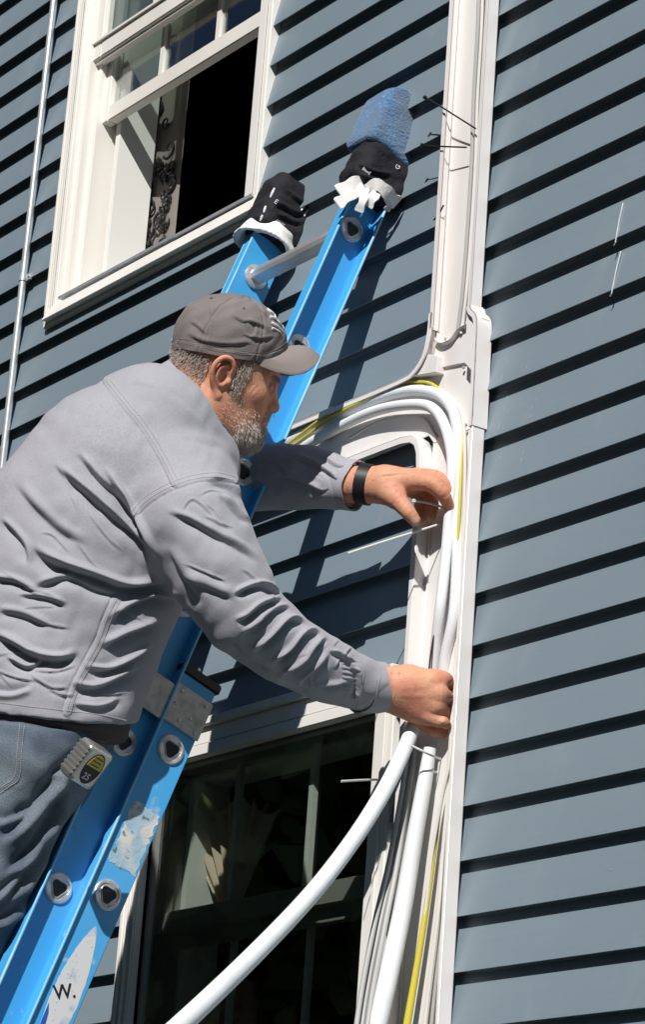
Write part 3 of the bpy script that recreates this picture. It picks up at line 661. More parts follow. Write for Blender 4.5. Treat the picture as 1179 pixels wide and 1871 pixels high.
def surfnets(f, lo, hi, h):
    lo = np.array(lo, float); n = np.ceil((np.array(hi) - lo) / h / 4).astype(int) * 4
    cb = n // 4; g = np.stack(np.meshgrid(*[np.arange(k) for k in cb], indexing='ij'), -1).reshape(-1, 3)
    cv = f(lo + (g * 4 + 1.5) * h); near = np.abs(cv) < 4 * h * 1.9
    val = np.repeat(np.repeat(np.repeat(cv.reshape(cb), 4, 0), 4, 1), 4, 2).astype(np.float32)
    off = np.stack(np.meshgrid(*[np.arange(4)] * 3, indexing='ij'), -1).reshape(-1, 3)
    gn = g[near]; idx = (gn[:, None] * 4 + off[None]).reshape(-1, 3)
    for s_ in range(0, len(idx), 400000):
        q = idx[s_:s_ + 400000]; val[q[:, 0], q[:, 1], q[:, 2]] = f(lo + q * h)
    sg = val < 0; c = tuple(k - 1 for k in val.shape)
    cnt = np.zeros(c, np.int8); acc = np.zeros(c + (3,), np.float32)
    sl = lambda o: tuple(slice(o[i], o[i] + c[i]) for i in range(3))
    for ax in range(3):
        o1, o2 = [x for x in range(3) if x != ax]
        for p_ in (0, 1):
            for q_ in (0, 1):
                a = [0, 0, 0]; a[o1] = p_; a[o2] = q_; b = list(a); b[ax] = 1
                va = val[sl(a)]; vb = val[sl(b)]; cr = sg[sl(a)] != sg[sl(b)]
                t = va[cr] / (va[cr] - vb[cr]); cnt[cr] += 1
                pos = np.zeros((t.size, 3), np.float32); pos[:, o1] = p_; pos[:, o2] = q_; pos[:, ax] = t; acc[cr] += pos
    act = cnt > 0; vid = -np.ones(c, np.int64); vid[act] = np.arange(act.sum())
    ijk = np.argwhere(act); vs = lo + (ijk + acc[act] / cnt[act][:, None]) * h
    faces = []
    for ax in range(3):
        o1, o2 = (ax + 1) % 3, (ax + 2) % 3
        a = [slice(0, c[i]) for i in range(3)]; b = list(a); b[ax] = slice(1, c[ax] + 1)
        cr = np.argwhere(sg[tuple(a)] != sg[tuple(b)]); cr = cr[(cr[:, o1] > 0) & (cr[:, o2] > 0)]
        neg = sg[cr[:, 0], cr[:, 1], cr[:, 2]]
        def cell(d1, d2):
            q = cr.copy(); q[:, o1] -= d1; q[:, o2] -= d2; return vid[q[:, 0], q[:, 1], q[:, 2]]
        Q = np.stack([cell(1, 1), cell(0, 1), cell(0, 0), cell(1, 0)], 1)
        Q[~neg] = Q[~neg][:, ::-1]; faces.append(Q)
    F = np.concatenate(faces); F = F[(F >= 0).all(1)]
    return vs, F
def npmesh(name, vs, F):
    me = bpy.data.meshes.new(name); me.vertices.add(len(vs)); me.vertices.foreach_set('co', np.asarray(vs, np.float32).ravel())
    k = F.shape[1]; me.loops.add(F.size); me.loops.foreach_set('vertex_index', F.ravel().astype(np.int32)); me.polygons.add(len(F))
    me.polygons.foreach_set('loop_start', np.arange(0, F.size, k, dtype=np.int32)); me.polygons.foreach_set('loop_total', np.full(len(F), k, np.int32))
    me.polygons.foreach_set('use_smooth', np.ones(len(F), bool)); me.update(calc_edges=True); me.validate(); return me
def getv(me):
    a = np.empty(len(me.vertices) * 3, np.float32); me.vertices.foreach_get('co', a); return a.reshape(-1, 3).astype(float)
def getn(me):
    a = np.empty(len(me.vertices) * 3, np.float32); me.vertex_normals.foreach_get('vector', a); return a.reshape(-1, 3).astype(float)
def setv(me, v): me.vertices.foreach_set('co', v.astype(np.float32).ravel()); me.update()
def grad(f, P, e=.0015):
    return np.stack([(f(P + d) - f(P - d)) for d in np.eye(3) * e], 1) / (2 * e)
def snap(f, P, n=3):
    for _ in range(n):
        g = grad(f, P); P = P - g * (f(P) / np.maximum((g * g).sum(1), .25))[:, None] * .8
    return P
def subdiv(me, lv):
    ob = bpy.data.objects.new('tmp', me); COL.objects.link(ob); md = ob.modifiers.new('s', 'SUBSURF'); md.levels = lv; md.render_levels = lv
    dg = bpy.context.evaluated_depsgraph_get(); dg.update(); out = bpy.data.meshes.new_from_object(ob.evaluated_get(dg))
    bpy.data.objects.remove(ob); return out
def polydist(p2, pl):
    """distance to a 2-D polyline, arc parameter 0..1, signed side"""
    pl = np.array(pl, float); best = np.full(len(p2), 1e9); tt = np.zeros(len(p2)); sd_ = np.zeros(len(p2))
    L_ = np.concatenate([[0], np.cumsum(np.linalg.norm(np.diff(pl, axis=0), axis=1))])
    for i in range(len(pl) - 1):
        d = pl[i + 1] - pl[i]; t = np.clip((p2 - pl[i]) @ d / (d @ d), 0, 1); q = p2 - pl[i] - t[:, None] * d
        r = np.linalg.norm(q, axis=1); m_ = r < best; best[m_] = r[m_]; tt[m_] = (L_[i] + t[m_] * (L_[i + 1] - L_[i])) / L_[-1]
        sd_[m_] = np.sign(d[0] * q[m_][:, 1] - d[1] * q[m_][:, 0])
    return best, tt, sd_
def folds(v, n, lst, far=False):
    p2, z = pix(v); face = np.clip(-(n @ FW) * 2.5 + .3, 0, 1) if not far else np.ones(len(v)); disp = np.zeros(len(v))
    for (pts, wd, amp) in lst:
        pl = crom([np.array(p, float) for p in pts], 5); lo_, hi_ = pl.min(0) - 5 * wd, pl.max(0) + 5 * wd
        k = np.where((p2 > lo_).all(1) & (p2 < hi_).all(1) & (face > 0))[0]
        if not len(k): continue
        d, t, s_ = polydist(p2[k], pl); tp = np.clip(np.minimum(t, 1 - t) * 4, 0, 1); tp = tp * tp * (3 - 2 * tp)
        # sharp valley with a soft roll above (s<0 = upper side when drawn left to right)
        x = d / (wd * .8); up_ = s_ < 0
        val_ = np.where(up_, -np.exp(-(x / .6) ** 2) + .75 * np.exp(-((x - 1.5) / .9) ** 2), -np.exp(-(x / 1.6) ** 1.6)) 
        disp[k] += amp * val_ * tp * face[k]
    return disp
def raypt(bvh, u, v, lift=0.0):
    d = Vector(RT * ((u - PX) / FPX) + DN * ((v - PY) / FPX) + FW).normalized()
    loc, nrm, i, dist = bvh.ray_cast(Vector(CAM), d)
    if loc is None: return None
    if nrm.dot(d) > 0: nrm = -nrm
    return np.array(loc + nrm * lift)
def bvh_of(me):
    v = getv(me); return BVHTree.FromPolygons([tuple(x) for x in v], [tuple(p.vertices) for p in me.polygons])
def seam_on(bvh, pts, r, lift=.0004, n=8):
    pl = crom([np.array(p, float) for p in pts], n); out = [raypt(bvh, p[0], p[1], lift) for p in pl]
    return [p for p in out if p is not None]
def stitches(mb, P, step=.0042, r=.00065):
    P = np.array(P); L_ = np.concatenate([[0], np.cumsum(np.linalg.norm(np.diff(P, axis=0), axis=1))]); s_ = 0
    f = lambda x: np.array([np.interp(x, L_, P[:, i]) for i in range(3)])
    while s_ + step * .62 < L_[-1]: mb.tube([f(s_), f(s_ + step * .3), f(s_ + step * .62)], r, 5); s_ += step

# ------------------------------------------------------------------ rail-top gloves and sock
def blobmesh(name, f, lo, hi, h, mt, parent=None, lst=None, lv=1):
    vs, F = surfnets(f, lo, hi, h); me = npmesh(name, vs, F)
    if lv: me = subdiv(me, lv)
    if lst:
        v = getv(me); setv(me, v + getn(me) * folds(v, getn(me), lst)[:, None])
    for p in me.polygons: p.use_smooth = True
    return link(name, me, mt, parent)
def obb(P, c, ax, hs, r):
    q = np.stack([np.abs((P - c) @ a) - (h_ - r) for a, h_ in zip(ax, hs)], 1)
    return np.linalg.norm(np.maximum(q, 0), axis=1) + np.minimum(q.max(1), 0) - r
def wob(P, s, a, ph=0):
    return a * (np.sin(P[:, 0] * s + ph + 2 * np.sin(P[:, 2] * s * .7)) * np.sin(P[:, 2] * s * 1.1 + ph * 2 + np.sin(P[:, 1] * s * .9)) + .5 * np.sin(P[:, 1] * s * 1.7 + P[:, 2] * s * 1.3 + ph))
AX3 = (EX, LU, LNn)
# left glove
gl1 = empty('padding_glove', L(-.5, 0, -FW_), 'black work glove with white cuff and white lettering pulled over the left rail top', 'glove', 'gloves padding the ladder rails')
cL = L(-.53, -.008, -FW_ - .006)
def fg(P):
    d = obb(P, cL - LU * .012, AX3, (.046, .078, .070), .032); top_ = obb(P, cL - LU * .060 + LNn * .006, AX3, (.038, .036, .056), .030)
    return smin(d, top_, .02) + wob(P, 75, .0025)
k = .16
blobmesh('glove_body', fg, cL - k, cL + k, .005, M['glove'], gl1, [([(500, 372), (535, 392), (560, 398)], 6, .006), ([(505, 392), (530, 408), (556, 415)], 6, .005), ([(520, 350), (548, 372), (565, 380)], 5, .004)])
cC = cL + LU * .064 + LNn * .004
def fc(P):
    q = P - cC; x = q @ EX; y = q @ LNn; z = q @ LU + .10 * x + .12 * np.maximum(y, 0)
    rr_ = np.sqrt((x / 1.0) ** 2 + (y / 1.45) ** 2); d = np.abs(rr_ - .047 - .006 * np.sin(np.arctan2(y, x) * 3 + 1) - .25 * np.clip(z, -.02, .02)) - .0045
    return np.maximum(d * .8, np.abs(z) - .022) + wob(P, 90, .002) * .6
blobmesh('glove_cuff', fc, cC - .12, cC + .12, .004, M['cuff'], gl1)
# right glove
gl2 = empty('padding_glove', L(-.5, 0, .02), 'black glove with splayed white cuff strips on the rail under the blue sock', 'glove', 'gloves padding the ladder rails')
cR = L(-.44, .000, .012)
def fg2(P): return obb(P, cR, AX3, (.044, .060, .066), .028) + wob(P, 85, .003, 1)
blobmesh('glove_body', fg2, cR - .14, cR + .14, .005, M['glove'], gl2, [([(648, 300), (680, 318), (720, 325)], 5, .005), ([(655, 320), (690, 338), (715, 345)], 5, .005)])
cS = L(-.84, .006, .012)
sk = empty('rail_sock', cS, 'fuzzy blue fleece sock capping the right rail above its glove', 'sock')
def fs(P):
    d = obb(P, cS, AX3, (.048, .086, .072), .018); q = P - cS
    tip = (q @ -LU) * .85 + (q @ LNn) * -.25 + (q @ EX) * .35 - .068
    tip2 = (q @ -LU) * .80 + (q @ LNn) * .60 - .080
    return smax(smax(d, tip, .008), tip2, .008) + wob(P, 60, .0012, 2)
blobmesh('sock_body', fs, cS - .17, cS + .17, .005, M['sock'], sk)
def ribbon_strip(mb, pts, wd, th):
    P = crom(pts, 6); T = np.gradient(P, axis=0); k_ = len(P); vs = []
    for i in range(k_):
        t = T[i] / np.linalg.norm(T[i]); s_ = np.cross(t, FW); s_ /= np.linalg.norm(s_); w_ = wd * (1 - .25 * (i / k_) * math.sin(i)); n_ = np.cross(s_, t)
        for a, c in ((-1, -1), (1, -1), (1, 1), (-1, 1)): vs.append(P[i] + s_ * w_ * a + n_ * th * c)
    mb.add(vs, [(i * 4 + a, i * 4 + (a + 1) % 4, i * 4 + 4 + (a + 1) % 4, i * 4 + 4 + a) for i in range(k_ - 1) for a in range(4)] + [(0, 3, 2, 1), tuple((k_ - 1) * 4 + a for a in range(4))])
D0 = 5.765
for pts, wd in [([atD(668, 332, D0 + .02), atD(645, 336, D0 - .02), atD(618, 352, D0 - .05)], .013), ([atD(665, 342, D0), atD(640, 358, D0 - .04), atD(616, 374, D0 - .06)], .0115),
                ([atD(668, 345, D0), atD(664, 365, D0 - .03), atD(655, 388, D0 - .03)], .0085), ([atD(672, 348, D0), atD(690, 338, D0 - .01), atD(712, 356, D0), atD(726, 372, D0 + .03)], .0125),
                ([atD(690, 350, D0), atD(682, 362, D0 - .02), atD(671, 378, D0 - .02)], .010), ([atD(705, 362, D0 + .01), atD(712, 375, D0 + .02), atD(706, 385, D0 + .03)], .006)]:
    b = MB(); ribbon_strip(b, pts, wd, .0018); o = b.build('cuff_strip', M['cuff'], gl2, bevel=.001, smooth=True)
# print on the gloves
gb = bvh_of([c for c in gl1.children if c.name.startswith('glove_body')][0].data)
def print_on(parent, bvh, u, v, ang, body, size, mt='print'):
    p = raypt(bvh, u, v, .0012)
    if p is None: return
    X = RT * math.cos(ang) + DN * math.sin(ang); Y = RT * math.sin(ang) - DN * math.cos(ang)
    textobj('lettering', body, size, p, X, Y, M[mt], parent, .0008)
def _patch_loc(o):
    return o
print_on(gl1, gb, 500, 371, .62, 'E', .014)
print_on(gl1, gb, 505, 404, .55, 'T O U G H', .0042)
b = MB()
for (u0, v0, u1, v1) in [(502, 345, 494, 362), (486, 378, 482, 390), (480, 394, 476, 404), (556, 378, 550, 386), (562, 384, 556, 396)]:
    p, q = raypt(gb, u0, v0, .001), raypt(gb, u1, v1, .001)
    if p is not None and q is not None: b.tube([p, (p + q) / 2, q], [.0022, .0030, .0015], 6)
if b.v: b.build('print_marks', M['print'], gl1)
gb2 = bvh_of([c for c in gl2.children if c.name.startswith('glove_body')][0].data)
b = MB(); p, q = raypt(gb2, 664, 307, .001), raypt(gb2, 677, 316, .001)
if p is not None and q is not None: ribbon_strip(b, [p, (p + q) / 2, q], .0042, .0006); b.build('label_patch', M['print'], gl2)
print_on(gl2, gb2, 727, 312, -.95, 'G', .013)

# ------------------------------------------------------------------ the person
per = empty('person', atD(60, 1500, 5.0) * V(1, 1, 0) + V(0, 0, 2.0), 'bearded person in grey shirt, jeans and cap leaning from ladder, hands in the duct', 'person')
def K(rows):        # rows (u, v, D, r_px) -> centres, radii in metres
    c = np.array([atD(r[0], r[1], r[2]) for r in rows]); rad = np.array([r[3] * r[2] / FPX for r in rows]); return c, rad
# --- head frame
HA = math.radians(22)
HF = RT * math.cos(HA) + DN * math.sin(HA) + FW * .10; HF /= np.linalg.norm(HF)
HL = -FW + HF * (FW @ HF); HL /= np.linalg.norm(HL)       # towards the camera
HU = np.cross(HL, HF); HU /= np.linalg.norm(HU)
if HU @ DN > 0: HU = -HU
H0 = atD(400, 700, 5.355)
def H(f, u, l=0.): return H0 + HF * f + HU * u + HL * l
def Hc(P): q = P - H0; return q @ HF, q @ HU, q @ HL
HX = (HF, HU, HL)
neckC, neckR = K([(300, 800, 5.34, 100), (345, 752, 5.34, 86), (392, 705, 5.355, 72)])
def headsdf(P):
    d = ell(P, H(-.008, .055), HX, (.100, .092, .077))
    d = smin(d, ell(P, H(.042, .012), HX, (.060, .082, .060)), .03)
    for s_ in (1, -1):
        d = smin(d, cone(P, H(.0, -.042, .050 * s_), .020, H(.075, -.068, .020 * s_), .022), .03)      # jaw
        d = smin(d, ell(P, H(.066, .004, .042 * s_), HX, (.022, .020, .018)), .018)                     # cheekbone
        d = smin(d, ell(P, H(.070, -.028, .030 * s_), HX, (.026, .026, .018)), .02)                     # cheek
        d = smin(d, cone(P, H(.090, .046, .010 * s_), .009, H(.074, .045, .044 * s_), .009), .012)      # brow ridge
    d = smin(d, ell(P, H(.085, -.070), HX, (.026, .022, .024)), .02)                                    # chin
    d = smin(d, ell(P, H(.040, -.075), HX, (.055, .022, .045)), .035)                                    # under the jaw
    d = smin(d, ell(P, H(.092, -.034), HX, (.018, .022, .026)), .015)                                   # muzzle
    for s_ in (1, -1): d = smax(d, -ell(P, H(.094, .028, .030 * s_), HX, (.014, .011, .015)), .010)     # eye sockets
    n_ = cone(P, H(.090, .036), .0075, H(.1120, -.003), .0120); d = smin(d, n_, .010)
    for s_ in (1, -1): d = smin(d, ell(P, H(.103, -.008, .012 * s_), HX, (.010, .0075, .0075)), .006)
    for s_ in (1, -1): d = smin(d, ell(P, H(.0865, .026, .030 * s_), HX, (.0105, .0095, .0125)), .003)  # lids
    d = smax(d, -cone(P, H(.1115, -.036, .018), .0022, H(.1115, -.036, -.018), .0022), .004)            # mouth line
    d = smin(d, cone(P, H(.106, -.042, .012), .006, H(.106, -.042, -.012), .006), .005)
    nk = ring_tube(P, neckC, neckR, neckR * .84); d = smin(d, nk, .028)
    # ears
    for s_ in (1, -1):
        B = .068 * s_; o_ = .010 * s_
        pts = [H(.010, .012, B), H(.012, .032, B + o_), H(.002, .046, B + o_ * 1.5), (H(-.014, .044, B + o_ * 1.9)), H(-.024, .026, B + o_ * 2.0), H(-.020, .004, B + o_ * 1.6), H(-.008, -.014, B + o_ * .9), H(.002, -.026, B + o_ * .5)]
        pts = crom(pts, 3); er = chain(P, pts, np.interp(np.linspace(0, 1, len(pts)), [0, .2, .6, .85, 1], [.004, .0048, .0050, .0056, .0075]))
        disc = ell(P, H(-.006, .014, B + o_ * .55), (HF, HU, HL), (.019, .030, .0065)); e_ = smin(er, disc, .004)
        e_ = smin(e_, chain(P, crom([H(-.001, .034, B + o_ * 1.1), H(-.012, .024, B + o_ * 1.55), H(-.011, .006, B + o_ * 1.4), H(.000, -.006, B + o_ * 1.0)], 3), np.full(10, .0036)), .003)
        e_ = smax(e_, -ell(P, H(.002, .009, B + o_ * 1.5), (HF, HU, HL), (.009, .012, .010)), .004)      # concha
        e_ = smin(e_, ell(P, H(.012, .006, B + o_ * .6), HX, (.005, .007, .006)), .004)                  # tragus
        e_ = smin(e_, ell(P, H(-.001, -.024, B + o_ * .45), HX, (.010, .010, .0055)), .005)
        d = smin(d, e_, .005)
    return d
# --- hands (u, v, D, r_px)
def finger(rows): c, r = K(rows); return crom(c, 3), np.interp(np.linspace(0, 1, (len(c) - 1) * 3 + 1), np.linspace(0, 1, len(c)), r)
def handsdf(palm, fingers, kk=.008):
    pc = [(K([a])[0][0], K([a])[1][0], K([b_])[0][0], K([b_])[1][0]) for a, b_ in palm]; fg_ = [finger(f) for f in fingers]
    def f(P):
        d = None
        for (a, ra, b_, rb) in pc: c = cone(P, a, ra, b_, rb); d = c if d is None else smin(d, c, .014)
        g = None
        for (c, r) in fg_: x = chain(P, c, r); g = x if g is None else smin(g, x, .0016)
        return smin(d, g, kk)
    return f, np.concatenate([np.array([x[0] for x in pc] + [x[2] for x in pc])] + [c for c, _ in fg_])
# right hand (lower): seen from its back, fingers closing into the duct
wR = (704, 1258, 5.225, 37)
handR, ptsR = handsdf(
    [((640, 1240, 5.185, 44), (704, 1258, 5.225, 38)), (wR, (745, 1252, 5.222, 35)), ((745, 1248, 5.222, 32), (792, 1243, 5.213, 21)), ((745, 1254, 5.219, 32), (799, 1266, 5.205, 20)), ((742, 1268, 5.219, 31), (795, 1289, 5.205, 19)), ((738, 1282, 5.222, 25), (782, 1308, 5.210, 17)),
     ((720, 1270, 5.225, 30), (758, 1296, 5.225, 24))],
    [[(794, 1243, 5.211, 18), (810, 1241, 5.222, 16), (819, 1248, 5.262, 13.5), (820, 1262, 5.285, 11)],
     [(800, 1267, 5.203, 17.5), (812, 1271, 5.220, 15), (820, 1279, 5.258, 13), (822, 1291, 5.28, 11)],
     [(795, 1290, 5.203, 16), (808, 1297, 5.216, 13.8), (817, 1304, 5.248, 12), (819, 1314, 5.27, 10)],
     [(782, 1308, 5.206, 13.5), (800, 1317, 5.200, 12), (811, 1319, 5.202, 10.5), (816, 1324, 5.21, 9)],
     [(746, 1294, 5.235, 18), (770, 1318, 5.235, 15), (794, 1333, 5.235, 13), (812, 1338, 5.24, 10.5)]], .0065)

# left hand (upper): thumb hanging below, fingers reaching round a tie
handL, ptsL = handsdf(
    [((600, 884, 5.45, 37), (672, 886, 5.41, 32)), ((672, 886, 5.41, 32), (705, 884, 5.39, 30)), ((705, 882, 5.385, 28), (752, 880, 5.37, 20)), ((705, 880, 5.395, 27), (762, 876, 5.39, 19)), ((705, 882, 5.41, 25), (758, 880, 5.415, 18)), ((702, 888, 5.42, 23), (750, 888, 5.435, 16)),
     ((700, 895, 5.385, 26), (722, 908, 5.36, 20))],
    [[(752, 878, 5.365, 19), (783, 882, 5.345, 16), (807, 900, 5.340, 14), (820, 923, 5.350, 10.5)],
     [(762, 874, 5.385, 18), (793, 873, 5.37, 15.5), (813, 887, 5.365, 13.5), (826, 909, 5.362, 10)],
     [(756, 882, 5.415, 16), (780, 896, 5.415, 14), (790, 920, 5.40, 12.5), (786, 944, 5.39, 10.5)],
     [(748, 890, 5.435, 14.5), (764, 906, 5.43, 12.5), (770, 926, 5.42, 11), (768, 946, 5.41, 9.5)],
     [(716, 902, 5.365, 21), (733, 921, 5.345, 16), (747, 937, 5.335, 14), (758, 951, 5.335, 11)]])
# --- body core under the clothes
spine = [(70, 1400, 5.13, 166, .150), (80, 1300, 5.15, 174, .155), (92, 1200, 5.18, 192, .165), (120, 1090, 5.21, 204, .18), (165, 985, 5.24, 208, .19), (222, 890, 5.275, 192, .20), (274, 814, 5.31, 146, .185), (302, 778, 5.34, 92, .12)]
spC = np.array([atD(*r[:3]) for r in spine]); spA = np.array([r[3] * r[2] / FPX for r in spine]); spB = np.array([r[4] for r in spine])
armR = K([(335, 905, 5.16, 100), (352, 958, 5.10, 100), (395, 1040, 5.07, 91), (445, 1122, 5.06, 79), (520, 1184, 5.09, 67), (600, 1226, 5.155, 59), (652, 1247, 5.195, 51), (688, 1257, 5.225, 46)])
armL = K([(365, 795, 5.52, 84), (420, 858, 5.62, 76), (470, 872, 5.575, 63), (560, 872, 5.49, 59), (612, 882, 5.45, 51), (641, 887, 5.435, 45)])
legR = K([(52, 1390, 5.10, 92), (8, 1510, 5.05, 94), (-50, 1660, 5.01, 88), (-110, 1850, 5.0, 74), (-150, 2040, 4.98, 60), (-205, 2200, 4.95, 52)])
legL = K([(10, 1390, 5.24, 92), (-40, 1510, 5.22, 92), (-110, 1660, 5.17, 86), (-160, 1850, 5.08, 74), (-220, 2040, 5.10, 60), (-290, 2230, 5.06, 52)])
def coresdf(P):
    d = ring_tube(P, spC[1:], spA[1:] - .040, spB[1:] - .038)
    d = smin(d, cone(P, atD(60, 1300, 5.15), .10, atD(40, 1400, 5.15), .09), .03)
    for (c, r), k_ in ((armR, .034), (armL, .026), (legR, .026), (legL, .026)):
        if c is armR[0]: d = smin(d, chain(P, c[:-1], np.maximum(r[:-1] - k_, .026)), .03)
        elif c is armL[0]: d = smin(d, chain(P, c[:-1], np.maximum(r[:-1] - k_, .024)), .03)
        else: d = smin(d, chain(P, c, r - k_), .03)
    return smin(d, ring_tube(P, neckC[:2], neckR[:2] - .02, neckR[:2] - .03), .03)
allp = np.concatenate([spC, armR[0], armL[0], legR[0], legL[0]])
parts_ = []
v1, f1 = surfnets(coresdf, allp.min(0) - .25, allp.max(0) + .25, .013); parts_.append((v1, f1))
v2, f2 = surfnets(headsdf, H0 - V(.20, .20, .20), H0 + V(.20, .20, .22), .0025)
v2 = snap(headsdf, v2, 2)
parts_.append((v2, f2))
for fn, pp in ((handR, ptsR), (handL, ptsL)):
    a, q = surfnets(fn, pp.min(0) - .03, pp.max(0) + .03, .0020); parts_.append((snap(fn, a, 1), q))
# join the regions into one connected surface: bridge a small opening between neighbouring regions
offs = np.cumsum([0] + [len(p[0]) for p in parts_]); VV = np.concatenate([p[0] for p in parts_]); FFs = [p[1] + o for p, o in zip(parts_, offs)]
for i, near_ in ((1, neckC[0]), (2, armR[0][-2]), (3, armL[0][-2])):
    ca = VV[FFs[0]].mean(1); cb = VV[FFs[i]].mean(1)
    ia = np.argmin(np.linalg.norm(ca - near_, axis=1)); ib = np.argmin(np.linalg.norm(cb - ca[ia], axis=1))
    qa = FFs[0][ia].copy(); qb = FFs[i][ib][::-1].copy(); s_ = np.argmin([np.linalg.norm(VV[qa] - VV[np.roll(qb, r)], axis=1).sum() for r in range(4)]); qb = np.roll(qb, s_)
    FFs[0] = np.delete(FFs[0], ia, 0); FFs[i] = np.delete(FFs[i], ib, 0)
    FFs.append(np.array([(qa[j], qa[(j + 1) % 4], qb[(j + 1) % 4], qb[j]) for j in range(4)]))
bme = npmesh('body', VV, np.concatenate(FFs))
# skin creases: neck folds, eye lines, knuckles, tendons
cre = [([(345, 725), (360, 760), (380, 800)], 3, .0016), ([(362, 715), (378, 750), (395, 785)], 3, .0013), ([(470, 700), (460, 708), (452, 718)], 1.6, .0008), ([(474, 706), (464, 716), (458, 726)], 1.6, .0007),
       ([(498, 760), (482, 768), (474, 782)], 2, .0012), ([(722, 1264), (760, 1262), (795, 1256)], 6, .0003), ([(728, 1276), (760, 1278), (788, 1278)], 6, .0003), ([(716, 1240), (719, 1260), (714, 1282)], 2.5, .0008), ([(806, 1240), (808, 1248), (806, 1254)], 2, .0008),
       ([(800, 1240), (806, 1262), (803, 1290)], 2, .0008), ([(690, 872), (720, 868), (750, 866)], 3, .0010), ([(738, 912), (744, 918), (736, 926)], 1.5, .0007), ([(806, 888), (800, 894), (798, 902)], 1.5, .0007)]
v = getv(bme); n_ = getn(bme); setv(bme, v + n_ * folds(v, n_, cre)[:, None])
body = link('body', bme, M['skin'], per)
# eyes, nails
for s_ in (1, -1):
    b = MB(); c_ = H(.0845, .0275, .030 * s_); bm_ = bmesh.new(); bmesh.ops.create_uvsphere(bm_, u_segments=20, v_segments=12, radius=.0095); me = bpy.data.meshes.new('eye')
    for vv in bm_.verts: vv.co = Vector(c_ + HF * (vv.co.x) + HU * vv.co.y + HL * vv.co.z)
    bm_.to_mesh(me); bm_.free(); link('eye', me, M['eye'], body)
bb = bvh_of(bme)
def nail(u, v, ang, w_, h_, name='nail'):
    p = raypt(bb, u, v, 0); 
    if p is None: return
    pts = []; k_ = 8; vs = []; c0 = None
    a1 = np.array([math.cos(ang), math.sin(ang)]); a2 = np.array([-a1[1], a1[0]])
    g_ = 9
    for i in range(g_):
        for j in range(g_):
            x = (i / (g_ - 1) * 2 - 1); y = (j / (g_ - 1) * 2 - 1); r = math.sqrt(1 - .45 * y * y); x_ = x * r; y_ = y * math.sqrt(1 - .45 * x * x)
            q = raypt(bb, u + a1[0] * x_ * h_ + a2[0] * y_ * w_, v + a1[1] * x_ * h_ + a2[1] * y_ * w_, .0007)
            if q is None or abs(np.linalg.norm(q - p)) > .03: q = p
            vs.append(q)
    MB().add(vs, [(i * g_ + j, i * g_ + j + 1, (i + 1) * g_ + j + 1, (i + 1) * g_ + j) for i in range(g_ - 1) for j in range(g_ - 1)]).build(name, M['nail'], body, smooth=True)
nail(757, 951, .95, 6.5, 8); nail(808, 1315, .3, 4.5, 5)

# --- shirt
hemn = DN * 1.0 - RT * .12; hemn /= np.linalg.norm(hemn); hem0 = atD(100, 1304, 5.15)
def cutR(P, off=0.): c = armR[0][-1]; t = armR[0][-1] - armR[0][-3]; t /= np.linalg.norm(t); t = t * .97 + (-DN * .18); t /= np.linalg.norm(t); return (P - c) @ t - off
def cutL(P, off=0.): c = armL[0][-1]; t = armL[0][-1] - armL[0][-3]; t /= np.linalg.norm(t); return (P - c) @ t - off
colC = atD(355, 751, 5.335); colT = RT * .77 - DN * .64; colT /= np.linalg.norm(colT)
def shirtsdf(P, shrink=0.):
    d = ring_tube(P, spC, spA, spB)
    d = smin(d, chain(P, armR[0], armR[1]), .045); d = smin(d, chain(P, armL[0], armL[1]), .045)
    d = smin(d, cone(P, atD(385, 850, 5.27), .052, atD(330, 900, 5.20), .095), .05)
    d = smin(d, cone(P, atD(300, 775, 5.42), .05, atD(345, 800, 5.50), .07), .05)
    return d
# --- continuation of sleeves past the cuffs is trimmed off, cuffs and hem are hollow
def shirtcut(P):
    d = shirtsdf(P)
    # extend ends so that the cut is flat
    d = np.minimum(d, np.maximum(cone(P, armR[0][-1], armR[1][-1], armR[0][-1] + (armR[0][-1] - armR[0][-2]) * .6, armR[1][-1] * .97), d - .5))
    d = smax(d, np.where(np.linalg.norm(P - armR[0][-1], axis=1) < .2, cutR(P), -1.), .003)
    d = smax(d, np.where(np.linalg.norm(P - armL[0][-1], axis=1) < .2, cutL(P), -1.), .003)
    d = smax(d, (P - hem0) @ hemn, .004)
    hn = cone(P, colC + colT * .100, .112, colC + colT * .2, .16); hn = np.maximum(hn, -((P - colC) @ colT) + .004); hn = np.minimum(hn, np.maximum(np.linalg.norm((P - colC) - ((P - colC) @ colT)[:, None] * colT, axis=1) - .113, np.abs((P - colC) @ colT - .05) - .046))
    d = smax(d, -hn, .010)
    return d
allp = np.concatenate([spC[:], armR[0], armL[0]])
vs, F = surfnets(shirtcut, allp.min(0) - .26, allp.max(0) + .26, .0085); sm = npmesh('work_shirt', snap(shirtcut, vs, 1), F); sm = subdiv(sm, 2)
v = getv(sm); n_ = getn(sm)
